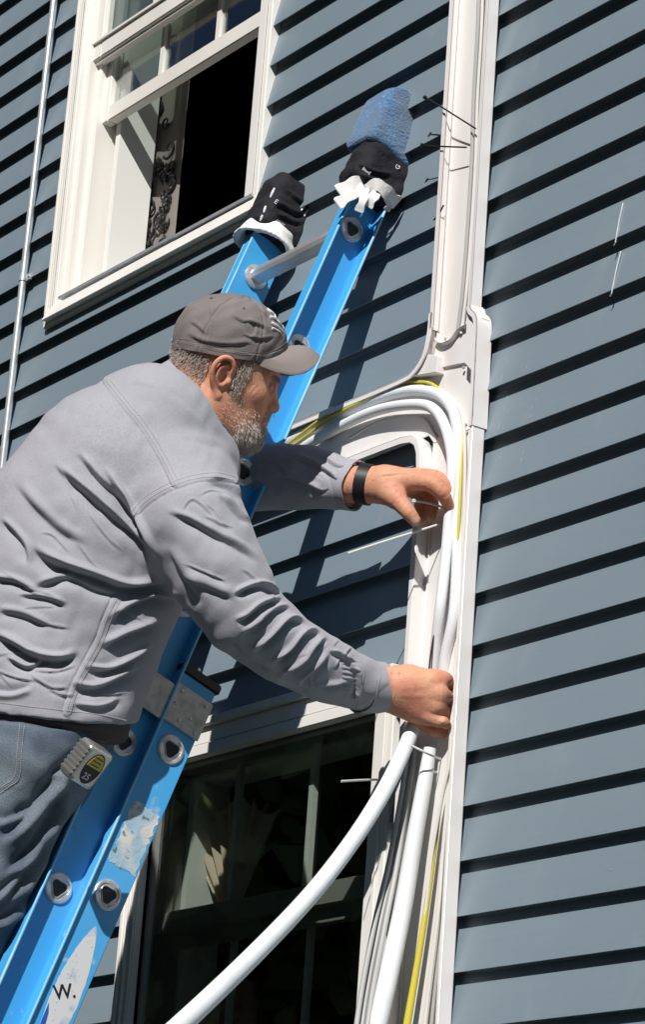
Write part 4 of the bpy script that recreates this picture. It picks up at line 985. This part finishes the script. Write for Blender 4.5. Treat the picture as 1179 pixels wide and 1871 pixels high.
big = [([(92, 850), (150, 898), (200, 942), (240, 978), (278, 1034)], 9, .015), ([(135, 826), (178, 877), (220, 911), (244, 948)], 8, .009), ([(184, 858), (212, 898), (240, 946), (262, 985), (284, 1030)], 8, .015),
       ([(48, 998), (93, 1030), (170, 1058), (237, 1079), (310, 1066)], 10, .020), ([(-5, 948), (25, 978), (42, 1002), (47, 1035)], 8, .008), ([(60, 1078), (95, 1066), (127, 1058), (178, 1080), (225, 1092)], 8, .010),
       ([(30, 1090), (85, 1096), (123, 1112)], 7, .007), ([(-20, 1160), (20, 1180), (60, 1202), (110, 1210), (150, 1195)], 9, .017), ([(5, 1200), (45, 1222), (68, 1215), (85, 1200)], 6, .008), ([(200, 1140), (240, 1112), (290, 1095), (325, 1105)], 9, .014),
       ([(185, 1190), (225, 1168), (270, 1150), (300, 1140)], 9, .014), ([(125, 1252), (170, 1262), (220, 1243), (262, 1222)], 8, .013), ([(150, 1222), (200, 1228), (250, 1205), (285, 1180)], 7, .012), ([(130, 1290), (180, 1296), (225, 1280)], 6, .006),
       ([(-20, 1060), (30, 1068), (70, 1092)], 8, .008), ([(-10, 1120), (40, 1128), (90, 1150)], 9, .007), ([(20, 880), (60, 930), (110, 975), (160, 1000)], 12, .007), ([(60, 1250), (20, 1262), (-20, 1258)], 8, .008),
       # arm
       ([(300, 938), (340, 952), (382, 975), (440, 1005), (472, 1034)], 8, .009), ([(373, 880), (416, 890), (446, 920)], 7, .008), ([(400, 900), (430, 935), (455, 962)], 6, .008), ([(428, 1092), (450, 1079), (480, 1072), (512, 1088)], 6, .013),
       ([(430, 1140), (455, 1128), (480, 1108), (520, 1094)], 6, .012), ([(440, 1165), (475, 1142), (505, 1116), (535, 1112)], 6, .010), ([(462, 1196), (500, 1166), (530, 1136), (560, 1142)], 6.5, .014), ([(500, 1216), (535, 1190), (560, 1160), (590, 1158)], 6, .012),
       ([(514, 1240), (555, 1215), (585, 1180), (604, 1166)], 6.5, .013), ([(545, 1252), (580, 1226), (606, 1196)], 6, .008), ([(500, 1240), (552, 1256), (608, 1256), (648, 1246)], 6, .010), ([(636, 1212), (650, 1232), (652, 1262), (640, 1280)], 4, .009),
       ([(330, 1060), (380, 1080), (430, 1100)], 12, .006), ([(300, 1000), (330, 1060), (370, 1110)], 14, .006), ([(600, 1190), (628, 1204), (646, 1218)], 5, .007), ([(420, 1180), (450, 1205), (500, 1228)], 8, .006),
       # left sleeve
       ([(528, 838), (560, 845), (600, 868), (625, 900)], 6, .006), ([(500, 870), (540, 880), (590, 905)], 7, .006), ([(590, 838), (610, 852), (632, 862)], 5, .005),
       # collar area and shoulder
       ([(225, 700), (300, 715), (345, 740)], 10, .0015), ([(330, 800), (370, 810), (410, 822)], 9, .002)]
for k_ in range(9): big.append(([(622, 1203 + 9 * k_), (640, 1206 + 9 * k_), (656, 1212 + 8.6 * k_)], 2.2, .0020))
rf = np.random.RandomState(11)
for (u0, v0, u1, v1, num, ang, ln) in [(-20, 1060, 250, 1280, 12, .12, 95), (60, 880, 260, 1030, 5, .8, 90), (440, 1090, 640, 1250, 14, -.75, 50), (330, 900, 470, 1080, 6, .5, 90), (500, 830, 630, 910, 4, .3, 50)]:
    for _ in range(num):
        cu_, cv_, a_, l_ = rf.uniform(u0, u1), rf.uniform(v0, v1), ang + rf.randn() * .28, ln * rf.uniform(.5, 1.2); k_ = rf.randn() * 8
        if u0 == 440 and abs((cv_ - 1090) - (cu_ - 440) * .62 - 25) > 60: continue
        big.append(([(cu_ - math.cos(a_) * l_ / 2, cv_ - math.sin(a_) * l_ / 2), (cu_ + k_ * .3, cv_ + k_), (cu_ + math.cos(a_) * l_ / 2, cv_ + math.sin(a_) * l_ / 2)], rf.uniform(2.6, 4.4), rf.uniform(.0010, .0030)))
disp = folds(v, n_, big) * .92
p2, z_ = pix(v)
w1_ = np.sin(p2[:, 0] * .045 + 2.2 * np.sin(p2[:, 1] * .021) + z_ * 9); w2_ = np.sin(p2[:, 1] * .060 + 1.8 * np.sin(p2[:, 0] * .026 + 1) + z_ * 7)
w3_ = np.sin((p2[:, 0] * .7 + p2[:, 1]) * .11 + 2 * np.sin(p2[:, 0] * .05)) * np.sin((p2[:, 1] * .6 - p2[:, 0]) * .06)
disp += .0013 * w1_ * w2_ + .0006 * w3_
# seams as raised double rows
seams = [[(195, 697), (225, 735), (262, 780), (296, 835), (320, 884)], [(240, 946), (262, 920), (290, 900), (322, 885), (360, 874), (400, 871), (428, 878)], [(214, 1094), (196, 1130), (182, 1170), (158, 1215), (135, 1260), (122, 1302)]]
for s_ in seams:
    pl = crom([np.array(p, float) for p in s_], 6); d, t, q = polydist(p2, pl); face = (n_ @ FW) < .1
    disp += np.where(face, .0016 * np.exp(-(d / 7) ** 4) - .0022 * np.exp(-((d - 8.5) / 1.6) ** 2) * (q > 0), 0)
setv(sm, v + n_ * disp[:, None])
shirt = link('work_shirt', sm, M['shirt'], per); sb = bvh_of(sm)
b = MB()
for s_ in seams:
    s_ = np.array(s_, float)
    for off in (-6.5, 0.5):
        T = np.gradient(s_, axis=0); T /= np.linalg.norm(T, axis=1)[:, None]; N2 = np.stack([-T[:, 1], T[:, 0]], 1)
        P = seam_on(sb, s_ + N2 * off, 0, .0006, 14)
        if len(P) > 3: b = MB(); stitches(b, P); b.build('stitching', M['stitch'], shirt)
b = MB()
P = seam_on(sb, [(-10, 1282), (60, 1291), (130, 1299), (190, 1307), (232, 1316)], 0, .0006, 14)
if len(P) > 3: stitches(b, P); b.build('stitching', M['stitch'], shirt)
for off in (0, -30):
    P = seam_on(sb, [(697 + off, 1214 + off * .2), (694 + off, 1240), (688 + off, 1268), (682 + off, 1292 - off * .1)], 0, .0006, 8)
    if len(P) > 3: b = MB(); stitches(b, P, .0036); b.build('stitching', M['stitch'], shirt)
# collar: stand and fold around the neck, plus cuffs
def band(name, c, T_, ra, rb, h0, h1, flare, th, a0, a1, mt, parent, wav=.0, n=72):
    """open band around axis T_, elliptical, from height h0 to h1"""
    A = np.cross(T_, FW); A /= np.linalg.norm(A); B = np.cross(A, T_); vs = []; rows = 7
    for sgn in (0, 1):
        for i in range(rows):
            t = i / (rows - 1); hh = h0 + (h1 - h0) * t
            for j in range(n):
                a = a0 + (a1 - a0) * j / (n - 1); k_ = 1 + flare * t + wav * math.sin(3 * a + 1) * t; e = th * sgn
                vs.append(c + T_ * (hh + wav * .05 * math.sin(5 * a)) + A * math.cos(a) * (ra * k_ - e) + B * math.sin(a) * (rb * k_ - e))
    fs = []; R_ = rows * n
    for sgn in (0, 1):
        for i in range(rows - 1):
            for j in range(n - 1): q = (i * n + j, i * n + j + 1, (i + 1) * n + j + 1, (i + 1) * n + j); fs.append(tuple(x + sgn * R_ for x in q))
    for i in range(rows - 1): fs.append((i * n, (i + 1) * n, (i + 1) * n + R_, i * n + R_)); fs.append((i * n + n - 1, i * n + n - 1 + R_, (i + 1) * n + n - 1 + R_, (i + 1) * n + n - 1))
    for j in range(n - 1):
        t = (rows - 1) * n; fs.append((t + j, t + j + 1, t + j + 1 + R_, t + j + R_)); fs.append((j, j + R_, j + 1 + R_, j + 1))
    o = MB().add(vs, fs).build(name, mt, parent, smooth=True)
    return o
band('collar', colC, colT, .1075, .098, -.012, .026, -.07, .003, -PI, PI * .98, M['shirt'], shirt, .02)
band('collar_leaf', colC, colT, .1125, .104, -.020, .024, -.10, .0025, -PI * .93, PI * .90, M['shirt'], shirt, .03)
cR_ = armR[0][-1]; tR = armR[0][-1] - armR[0][-3]; tR /= np.linalg.norm(tR); tR = tR * .97 - DN * .18; tR /= np.linalg.norm(tR)
band('cuff', cR_, tR, armR[1][-1] + .0035, armR[1][-1] + .0035, -.040, .009, -.03, .003, 0, PI * 1.97, M['shirt'], shirt, .05)
tL = armL[0][-1] - armL[0][-3]; tL /= np.linalg.norm(tL)
band('cuff', armL[0][-1], tL, armL[1][-1] + .003, armL[1][-1] + .003, -.03, .012, -.02, .003, 0, PI * 1.97, M['shirt'], shirt, .03)
# wrist band
wb = K([(668, 885, 5.412, 36)]); tw = atD(705, 892, 5.40) - atD(640, 882, 5.425); tw /= np.linalg.norm(tw)
band('wrist_band', wb[0][0], tw,  .0395, .0378, -.012, .012, 0, .003, 0, PI * 1.999, M['black'], per)

# --- undershirt, jeans
def undersdf(P): return np.maximum(np.maximum(ring_tube(P, spC, spA - .013, spB - .013), (P - hem0) @ hemn - .028 + .010 * np.sin((P @ RT) * 30)), -((P - hem0) @ hemn) - .09)
vs, F = surfnets(undersdf, spC.min(0) - .25, spC.max(0) + .25, .010); me = subdiv(npmesh('undershirt', vs, F), 1)
v = getv(me); n_ = getn(me); setv(me, v + n_ * folds(v, n_, [([(10, 1300), (80, 1322), (160, 1335), (200, 1345)], 5, .005), ([(60, 1330), (120, 1336), (170, 1350)], 4, .004)])[:, None]); link('undershirt', me, M['under'], per)
def jeansdf(P):
    d = ring_tube(P, np.array([atD(68, 1300, 5.15), atD(48, 1385, 5.13), atD(20, 1450, 5.13)]), np.array([.158, .132, .104]), np.array([.150, .155, .14]))
    d = smin(d, chain(P, *legR), .04); d = smin(d, chain(P, *legL), .02)
    d = smax(d, -((P - hem0) @ hemn) + .012, .004)
    return smax(d, P @ V(0, 0, -1) + (ZS - 2.36) + .02, .004)
allp = np.concatenate([spC[:2], legR[0], legL[0]])
vs, F = surfnets(jeansdf, allp.min(0) - .24, allp.max(0) + .24, .0095); me = subdiv(npmesh('jeans', snap(jeansdf, vs, 1), F), 1)
v = getv(me); n_ = getn(me)
jf = [([(130, 1395), (80, 1450), (40, 1500), (-10, 1540)], 12, .014), ([(125, 1440), (90, 1500), (50, 1560), (0, 1600)], 11, .013), ([(60, 1470), (20, 1490), (-20, 1500)], 10, .010), ([(100, 1520), (60, 1590), (10, 1650)], 9, .011),
      ([(60, 1630), (20, 1670), (-20, 1690)], 9, .010), ([(150, 1370), (120, 1400), (90, 1420)], 9, .010), ([(40, 1590), (0, 1630), (-30, 1650)], 8, .008)]
p2, z_ = pix(v); dd = folds(v, n_, jf) + .002 * np.sin(p2[:, 0] * .06 + 2 * np.sin(p2[:, 1] * .03)) * np.sin(p2[:, 1] * .05 + 1)
pk = [(48, 1328), (43, 1380), (39, 1422), (18, 1440), (-6, 1458)]; d, t, q = polydist(p2, crom([np.array(p, float) for p in pk], 5)); dd += np.where((n_ @ FW) < 0, -.0018 * np.exp(-(d / 2) ** 2) + .001 * (p2[:, 0] < 44) * (p2[:, 1] < 1440), 0)
setv(me, v + n_ * dd[:, None]); jeans = link('jeans', me, M['jeans'], per); jb = bvh_of(me)
b = MB()
for off in (-4, -12):
    P = seam_on(jb, [(p[0] + off, p[1] + off * .4) for p in pk], 0, .0006, 10)
    if len(P) > 3: stitches(b, P, .0040)
b.build('pocket_stitching', M['stitch'], jeans)
# boots standing on the rungs
for leg in (legR, legL):
    c = leg[0][-1]; toe = c + V(.10, .15, -.06); toe[2] = ZS - 2.36 + .05
    def bs(P, c=c, toe=toe):
        heel = V(c[0] - .01, c[1] - .03, toe[2]); d = smin(cone(P, heel, .042, toe, .040), cone(P, c + V(0, 0, .08), .052, heel, .045), .03); return smax(d, -(P[:, 2] - (ZS - 2.36 + .018)), .004)
    blobmesh('boot', bs, np.minimum(c, toe) - .16, np.maximum(c, toe) + .16, .008, M['bark'], per)

# --- hair and beard as many short strands rooted in the skin
def strands(name, mt, seed, rules, parent, vs=v2, fs=f2):
    r = np.random.RandomState(seed); c = vs[fs].mean(1); a_ = vs[fs]; nrm = np.cross(a_[:, 2] - a_[:, 0], a_[:, 3] - a_[:, 1]); nrm /= np.linalg.norm(nrm, axis=1)[:, None] + 1e-12
    # orient outwards by testing the implicit surface
    s_ = headsdf(c + nrm * .002) < headsdf(c - nrm * .002); nrm[s_] *= -1
    f_, u_, l_ = Hc(c); V_ = []; F_ = []
    for (pred, dens, ln, lay, dirf, wdt) in rules:
        wgt = pred(f_, u_, l_); num = r.poisson(np.clip(wgt, 0, 3) * dens)
        ids = np.repeat(np.arange(len(c)), num)
        p = c[ids] + (r.rand(len(ids), 3) - .5) * .0028; n = nrm[ids]; g = dirf(f_[ids], u_[ids], l_[ids])
        g = g + r.randn(len(ids), 3) * .22; t = n * (1 - lay) + g * lay; t /= np.linalg.norm(t, axis=1)[:, None]; L_ = ln * (.55 + .7 * r.rand(len(ids)))
        w_ = np.cross(t, r.randn(len(ids), 3)); w_ /= np.linalg.norm(w_, axis=1)[:, None] + 1e-9; w_ *= wdt
        m_ = p + t * L_[:, None] * .5 + n * .0012; e_ = p + t * L_[:, None] + g * L_[:, None] * .15 + DN * L_[:, None] * .08
        base = p - n * .001
        for q in range(len(ids)):
            k = len(V_); V_ += [base[q] - w_[q], base[q] + w_[q], m_[q] + w_[q] * .8, m_[q] - w_[q] * .8, e_[q]]; F_ += [(k, k + 1, k + 2, k + 3), (k + 3, k + 2, k + 4)]
    return MB().add(V_, F_).build(name, mt, parent)
def box_w(x, a, b, s_=.006): return np.clip((x - a) / s_, 0, 1) * np.clip((b - x) / s_, 0, 1)
dirv = lambda a, b, c_=0: (lambda f, u, l: np.tile(HF * a + HU * b + HL * c_, (len(f), 1)))
notear = lambda f, u, l: 1 - (np.abs(l) > .060) * box_w(f, -.032, .020, .002) * box_w(u, -.040, .062, .002)
strands('hair', M['hair'], 1, [
    (lambda f, u, l: box_w(f, -.14, -.008) * box_w(u, -.048 + .25 * np.minimum(f + .11, .1), .10) * notear(f, u, l) * (.45 + .55 * np.clip((u + .03) / .04, 0, 1)), 1.5, .0070, .72, dirv(-.35, -1), .00042),
    (lambda f, u, l: box_w(f, .010, .048 - .12 * np.abs(u - .04)) * box_w(u, -.012, .085) * notear(f, u, l) * (np.abs(l) > .03), 1.5, .0080, .62, dirv(.1, -1), .0004)], body)
chin = lambda f, u, l: np.clip((-.040 - u) / .02, 0, 1) * np.clip((f - .055) / .02, 0, 1)
strands('beard', M['beard'], 2, [
    (lambda f, u, l: box_w(f, .010, .062, .012) * box_w(u, -.072, .0, .012) * notear(f, u, l), .40, .0036, .45, dirv(.15, -1), .00032),
    (lambda f, u, l: box_w(f, .045, .100, .012) * box_w(u, -.085, -.022, .012), .45, .0045, .50, dirv(.2, -1), .00034),
    (lambda f, u, l: box_w(f, .092, .125, .005) * box_w(u, -.036, -.013, .005) * (np.abs(l) < .030), 1.0, .0070, .60, dirv(.25, -1), .00036),
    (chin, 1.9, .0095, .52, dirv(.30, -1), .00036),
    (lambda f, u, l: box_w(f, .078, .130, .008) * box_w(u, -.075, -.044, .006) * (np.abs(l) < .03), 1.2, .008, .5, dirv(.35, -1), .00038)], body)
# eyebrows
strands('eyebrow', M['hair'], 3, [(lambda f, u, l: box_w(f, .070, .12, .003) * box_w(u, .040, .053, .003) * box_w(np.abs(l), .008, .048, .004), 1.8, .008, .7, dirv(-.4, -.25, .6), .0004)], body)

# --- cap
CO = H(-.012, .060)
ph_k = np.radians([0, 25, 50, 90, 130, 180]); th_k = np.radians([25, 17, 3, -8, -15, -21])
fr_th = np.radians([-30, 0, 20, 37, 59, 90]); fr_r = [.104, .106, .113, .118, .1145, .1085]
bk_th = np.radians([-30, -21, 9, 29, 62, 90]); bk_r = [.094, .098, .105, .108, .1065, .1085]
def capR(ph, th):
    a = np.interp(th, fr_th, fr_r); b_ = np.interp(th, bk_th, bk_r); w_ = .5 + .5 * np.cos(ph); return a * w_ + b_ * (1 - w_)
def capP(ph, th, off=0.):
    r = capR(ph, th) + off; c = np.cos(th)
    return CO + np.multiply.outer(np.cos(ph) * r * c, HF) + np.multiply.outer(np.sin(ph) * (r * .83) * c, HL) + np.multiply.outer(r * np.sin(th), HU)
NPH, NTH = 288, 96; vs = []
ph = np.linspace(0, 2 * PI, NPH, endpoint=False); pa = np.minimum(ph, 2 * PI - ph); te = np.interp(pa, ph_k, th_k)
for lay_ in (0, 1):
    for i in range(NTH):
        t = i / (NTH - 1); th = te + (PI / 2 - .02 - te) * t
        dm = np.abs((ph + PI / 6 * 0) % (PI / 3)); dm = np.minimum(dm, PI / 3 - dm) * .1 * np.cos(th)   # metres to nearest panel seam
        off = -.0014 * np.exp(-(dm / .0012) ** 2) + .0007 * np.exp(-((dm - .005) / .003) ** 2)
        off = off + .0022 * np.sin(ph * 5 + 3 * t) * np.sin(t * 8 + ph * 2) * (1 - t) * (.4 + .6 * t) + .0012 * np.sin(ph * 13 + 9 * t) * np.sin(t * 17)
        if t * (NTH - 1) < 9: off = off + .0010 - .0016 * (abs(i - 8) < 1)
        vs.append(capP(ph, th, off - .0025 * lay_))
P_ = np.concatenate(vs); fs = []; R_ = NTH * NPH
for lay_ in (0, 1):
    for i in range(NTH - 1):
        for j in range(NPH): a = i * NPH + j; b_ = i * NPH + (j + 1) % NPH; fs.append(tuple(x + lay_ * R_ for x in (a, b_, b_ + NPH, a + NPH)))
for j in range(NPH): j2 = (j + 1) % NPH; fs.append((j, j2, j2 + R_, j + R_))
tp = (NTH - 1) * NPH; fs.append(tuple(tp + j for j in range(NPH)))
mbc = MB().add(P_, fs); capo = mbc.build('cap', M['cap'], per, smooth=True); cme = capo.data
v = getv(cme); n_ = getn(cme)
if ((v - CO) * n_).sum() < 0: n_ = -n_
# vertices of the linked object are world coordinates
cf = [([(448, 585), (462, 600), (455, 618)], 6, .0045), ([(420, 575), (440, 590), (470, 596), (492, 608)], 5, .003), ([(335, 610), (370, 628), (420, 634), (470, 628)], 6, .003), ([(380, 552), (384, 590), (378, 630)], 3, .0015), ([(440, 612), (470, 622), (505, 618)], 4, .003), ([(345, 590), (360, 600), (375, 615)], 5, .002), ([(470, 562), (486, 578), (510, 606)], 3, .0022)]
setv(cme, v + n_ * (folds(v, n_, cf) + .0)[:, None])
cb = bvh_of(cme)
# sweat-band stitching, eyelets, button
b = MB()
for off in (.10, .15):
    th = te + off; P = capP(ph, th, .0012); q = list(range(NPH)) + [0]; stitches(b, P[q], .004, .0005)
b.build('cap_stitching', M['brimm'], capo)
for k_ in range(6):
    a = PI / 6 + k_ * PI / 3; p = capP(np.array([a]), np.array([.85]), .0005)[0]; nn = p - CO; nn /= np.linalg.norm(nn)
    b = MB(); b.tube([p - nn * .001, p + nn * .0008], [.0032, .0028], 12); eo = b.build('eyelet', M['brimm'], capo); b = MB(); b.tube([p + nn * .0008, p + nn * .0011], [.0014, .0014], 10); b.build('eyelet_hole', M['black'], eo)
p = capP(np.array([0.]), np.array([PI / 2]), .0)[0]; b = MB(); b.tube([p - HU * .001, p + HU * .002, p + HU * .0035], [.0075, .007, .003], 16); b.build('cap_button', M['cap'], capo, smooth=True)
# brim
sa = np.linspace(-1, 1, 61); outer_k = [(.030, .060, -.066), (.085, .060, -.070), (.128, .070, -.064), (.150, .094, -.044), (.158, .119, 0), (.150, .094, .044), (.128, .070, .064), (.085, .060, .070), (.030, .060, .066)]
ok = crom([H(*k) for k in outer_k], 10); oi = np.linspace(0, len(ok) - 1, 61); outer_p = np.array([ok[int(round(x))] for x in oi])
inner_p = capP(np.radians(sa * 55) % (2 * PI), np.interp(np.radians(np.abs(sa) * 55), ph_k, th_k) + .02, .0005)
rows = 16; vs = []
for lay_ in (0, 1):
    for i in range(rows):
        t = i / (rows - 1); bulge = .011 * math.sin(PI * t) * (1 - .6 * np.abs(sa)); q = inner_p * (1 - t) + outer_p * t + np.multiply.outer(bulge, HU) - HU * .0035 * lay_ * (1 - .15 * t)
        if lay_ == 0: q = q + HU * (.0005 * math.cos(t * 40))
        vs.append(q)
P_ = np.concatenate(vs); fs = []; R_ = rows * 61
for lay_ in (0, 1):
    for i in range(rows - 1):
        for j in range(60): a = i * 61 + j; fs.append(tuple(x + lay_ * R_ for x in (a, a + 1, a + 62, a + 61)))
for j in range(60): a = (rows - 1) * 61 + j; fs.append((a, a + 1, a + 1 + R_, a + R_)); fs.append((j, j + R_, j + 1 + R_, j + 1))
for i in range(rows - 1):
    for j in (0, 60): a = i * 61 + j; fs.append((a, a + 61, a + 61 + R_, a + R_))
MB().add(P_, fs).build('brim', M['brimm'], capo, smooth=True)
# embroidered emblem on the front panel
b = MB()
for pts, r in [([(488, 566), (500, 575), (506, 588)], .0032), ([(493, 580), (502, 583), (512, 592), (520, 602)], .0038), ([(496, 590), (506, 596), (516, 606)], .0030), ([(502, 572), (509, 580), (517, 590)], .0026), ([(497, 600), (506, 604), (514, 609)], .0026)]:
    P = [raypt(cb, q[0], q[1], .0008) for q in crom([np.array(x, float) for x in pts], 4)]; P = [q for q in P if q is not None]
    if len(P) > 3: b.tube(P, np.interp(np.linspace(0, 1, len(P)), [0, .4, 1], [r, r * .8, r * .3]), 7)
if b.v: b.build('cap_emblem', M['print'], capo)

# ------------------------------------------------------------------ tape measure on the jeans
tA = math.radians(42); e1 = -RT * .60 + DN * .80; e1 /= np.linalg.norm(e1); ed = RT * .80 + DN * .60; tN = -FW * math.cos(tA) + ed * math.sin(tA); e2 = ed * math.cos(tA) + FW * math.sin(tA)
tc_ = atD(158, 1394, 4.935); tm = empty('tape_measure', tc_, 'silver tape measure with black and yellow oval label clipped to the jeans', 'tape measure')
def ts(P): return obb(P, tc_, (e1, e2, tN), (.0375, .030, .0215), .010)
blobmesh('case', ts, tc_ - .06, tc_ + .06, .003, M['chrome'], tm)
def oval_on(name, ra, rb, h, mt, cut=None, th=.0008):
    pts = [(ra * math.cos(a) * (1 if cut is None else 1), rb * math.sin(a)) for a in np.linspace(0, 2 * PI, 40, endpoint=False)]
    if cut: pts = [(max(x, cut), y) if cut > -1 else (x, y) for x, y in pts]
    o = tc_ + tN * h; MB().extr([(x, y) for x, y in pts], -e1, e2, o, tN, th).build(name, mt, tm)
oval_on('label', .030, .0195, .0213, M['black']); oval_on('yellow_label', .0275, .017, .0219, M['yell'], cut=.002)
o = tc_ + tN * .0230
b = MB()
for x in (.006, .013, .020): b.obox(o, -e1, e2, tN, (x, -.011, 0), (x + .0018, .009, .0004))
b.each('label_bar', M['black'], tm)
textobj('tape_number', '25', .017, tc_ + tN * .0222 - e2 * .0105 + e1 * .022, e2, -e1, M['print'], tm, .0003)
b = MB()
for k_ in range(7): b.obox(tc_ - e2 * .0296, e1, tN, -e2, (-.030 + k_ * .0088, -.018, 0), (-.025 + k_ * .0088, .018, .0012))
b.each('grip_rib', M['chrome'], tm, bevel=.0004)

# ------------------------------------------------------------------ trees across the yard (seen in the window glass, shading the wall from the low sky; tallest one and the house added for that shade)
def tree(x, y, h, rad, seed, lab, n=5200):
    r = np.random.RandomState(seed); t_ = empty('shade_tree', (x, y, 0), lab, 'tree', 'trees across the yard')
    b = MB(); zc = h * .58
    b.tube([(x, y, 0), (x + .1, y, h * .25), (x - .1, y + .1, h * .5), (x, y, h * .85)], [.28, .22, .15, .04], 10)
    for k_ in range(9):
        a = r.rand() * 2 * PI; z0 = h * (.2 + .06 * k_); q = rad * (.5 + .3 * r.rand()); b.tube([(x, y, z0), (x + math.cos(a) * q * .5, y + math.sin(a) * q * .5, z0 + .5), (x + math.cos(a) * q, y + math.sin(a) * q, z0 + 1.1)], [.09, .06, .02], 6)
    b.build('trunk', M['bark'], t_)
    cl = [(x + rad * .75 * r.randn() * .5, y + rad * .75 * r.randn() * .5, h * (.22 + .70 * r.rand()), rad * (.30 + .28 * r.rand())) for _ in range(26)]
    C_ = np.array([cl[i] for i in r.randint(0, len(cl), n)]); d = r.randn(n, 3); d /= np.linalg.norm(d, axis=1)[:, None]; c = C_[:, :3] + d * (C_[:, 3] * (.55 + .5 * r.rand(n)))[:, None] * np.array([1, 1, .75])
    c[:, 2] = np.maximum(c[:, 2], .5); a1 = r.randn(n, 3); a1 /= np.linalg.norm(a1, axis=1)[:, None]; a2 = np.cross(a1, d); a2 /= np.linalg.norm(a2, axis=1)[:, None] + 1e-9; sz = .08 + .09 * r.rand(n)
    V_ = np.stack([c - a1 * sz[:, None], c - a2 * sz[:, None] * .55, c + a1 * sz[:, None], c + a2 * sz[:, None] * .55], 1).reshape(-1, 3); F_ = np.arange(n * 4).reshape(-1, 4)
    me = npmesh('crown', V_, F_)
    for p in me.polygons: p.use_smooth = False
    link('crown', me, M['leaf'], t_)
for (x, y, h, rd, sd_, lab) in [(-10.6, -4.6, 6.6, 2.2, 1, 'tall leafy tree nearest the left end of the house'), (-7.6, -7.4, 8.5, 2.6, 2, 'broad leafy tree across the yard left of the camera'), (-3.4, -7.6, 12.5, 2.5, 3, 'unseen leafy tree straight across the yard, added to block sky light'),
                                (-14.5, -7.0, 8.2, 3.0, 4, 'farthest leafy tree at the left end of the yard')]:
    tree(x, y, h, rd, sd_, lab, 15000)
nb = empty('sky_blocker_house', (-4, -14, 0), 'unseen dark brown house block behind the trees, added to block sky light', 'house')  # added out of view to hold back low sky light
b = MB(); b.box((-22, -20, 0), (12, -11, 8.0)); b.build('wall', M['bark'], nb)
b = MB(); b.add([(-22.5, -10.4, 8.0), (12.5, -10.4, 8.0), (12.5, -15.5, 10.4), (-22.5, -15.5, 10.4), (-22.5, -20.6, 8.0), (12.5, -20.6, 8.0)], [(0, 1, 2, 3), (3, 2, 5, 4), (0, 3, 4), (1, 5, 2), (0, 4, 5, 1)]); b.build('roof', M['dark'], nb)
for i in range(8):
    x = -20 + i * 4.1; b = MB(); frame_rect(b, x, x + 1.1, 4.6, 6.1, .1, -11.0, -10.95); fr_ = b.build('window', M['trim'], nb); MB().box((x + .1, -11.0, 4.7), (x + 1.0, -10.99, 6.0)).build('pane', M['black'], fr_)
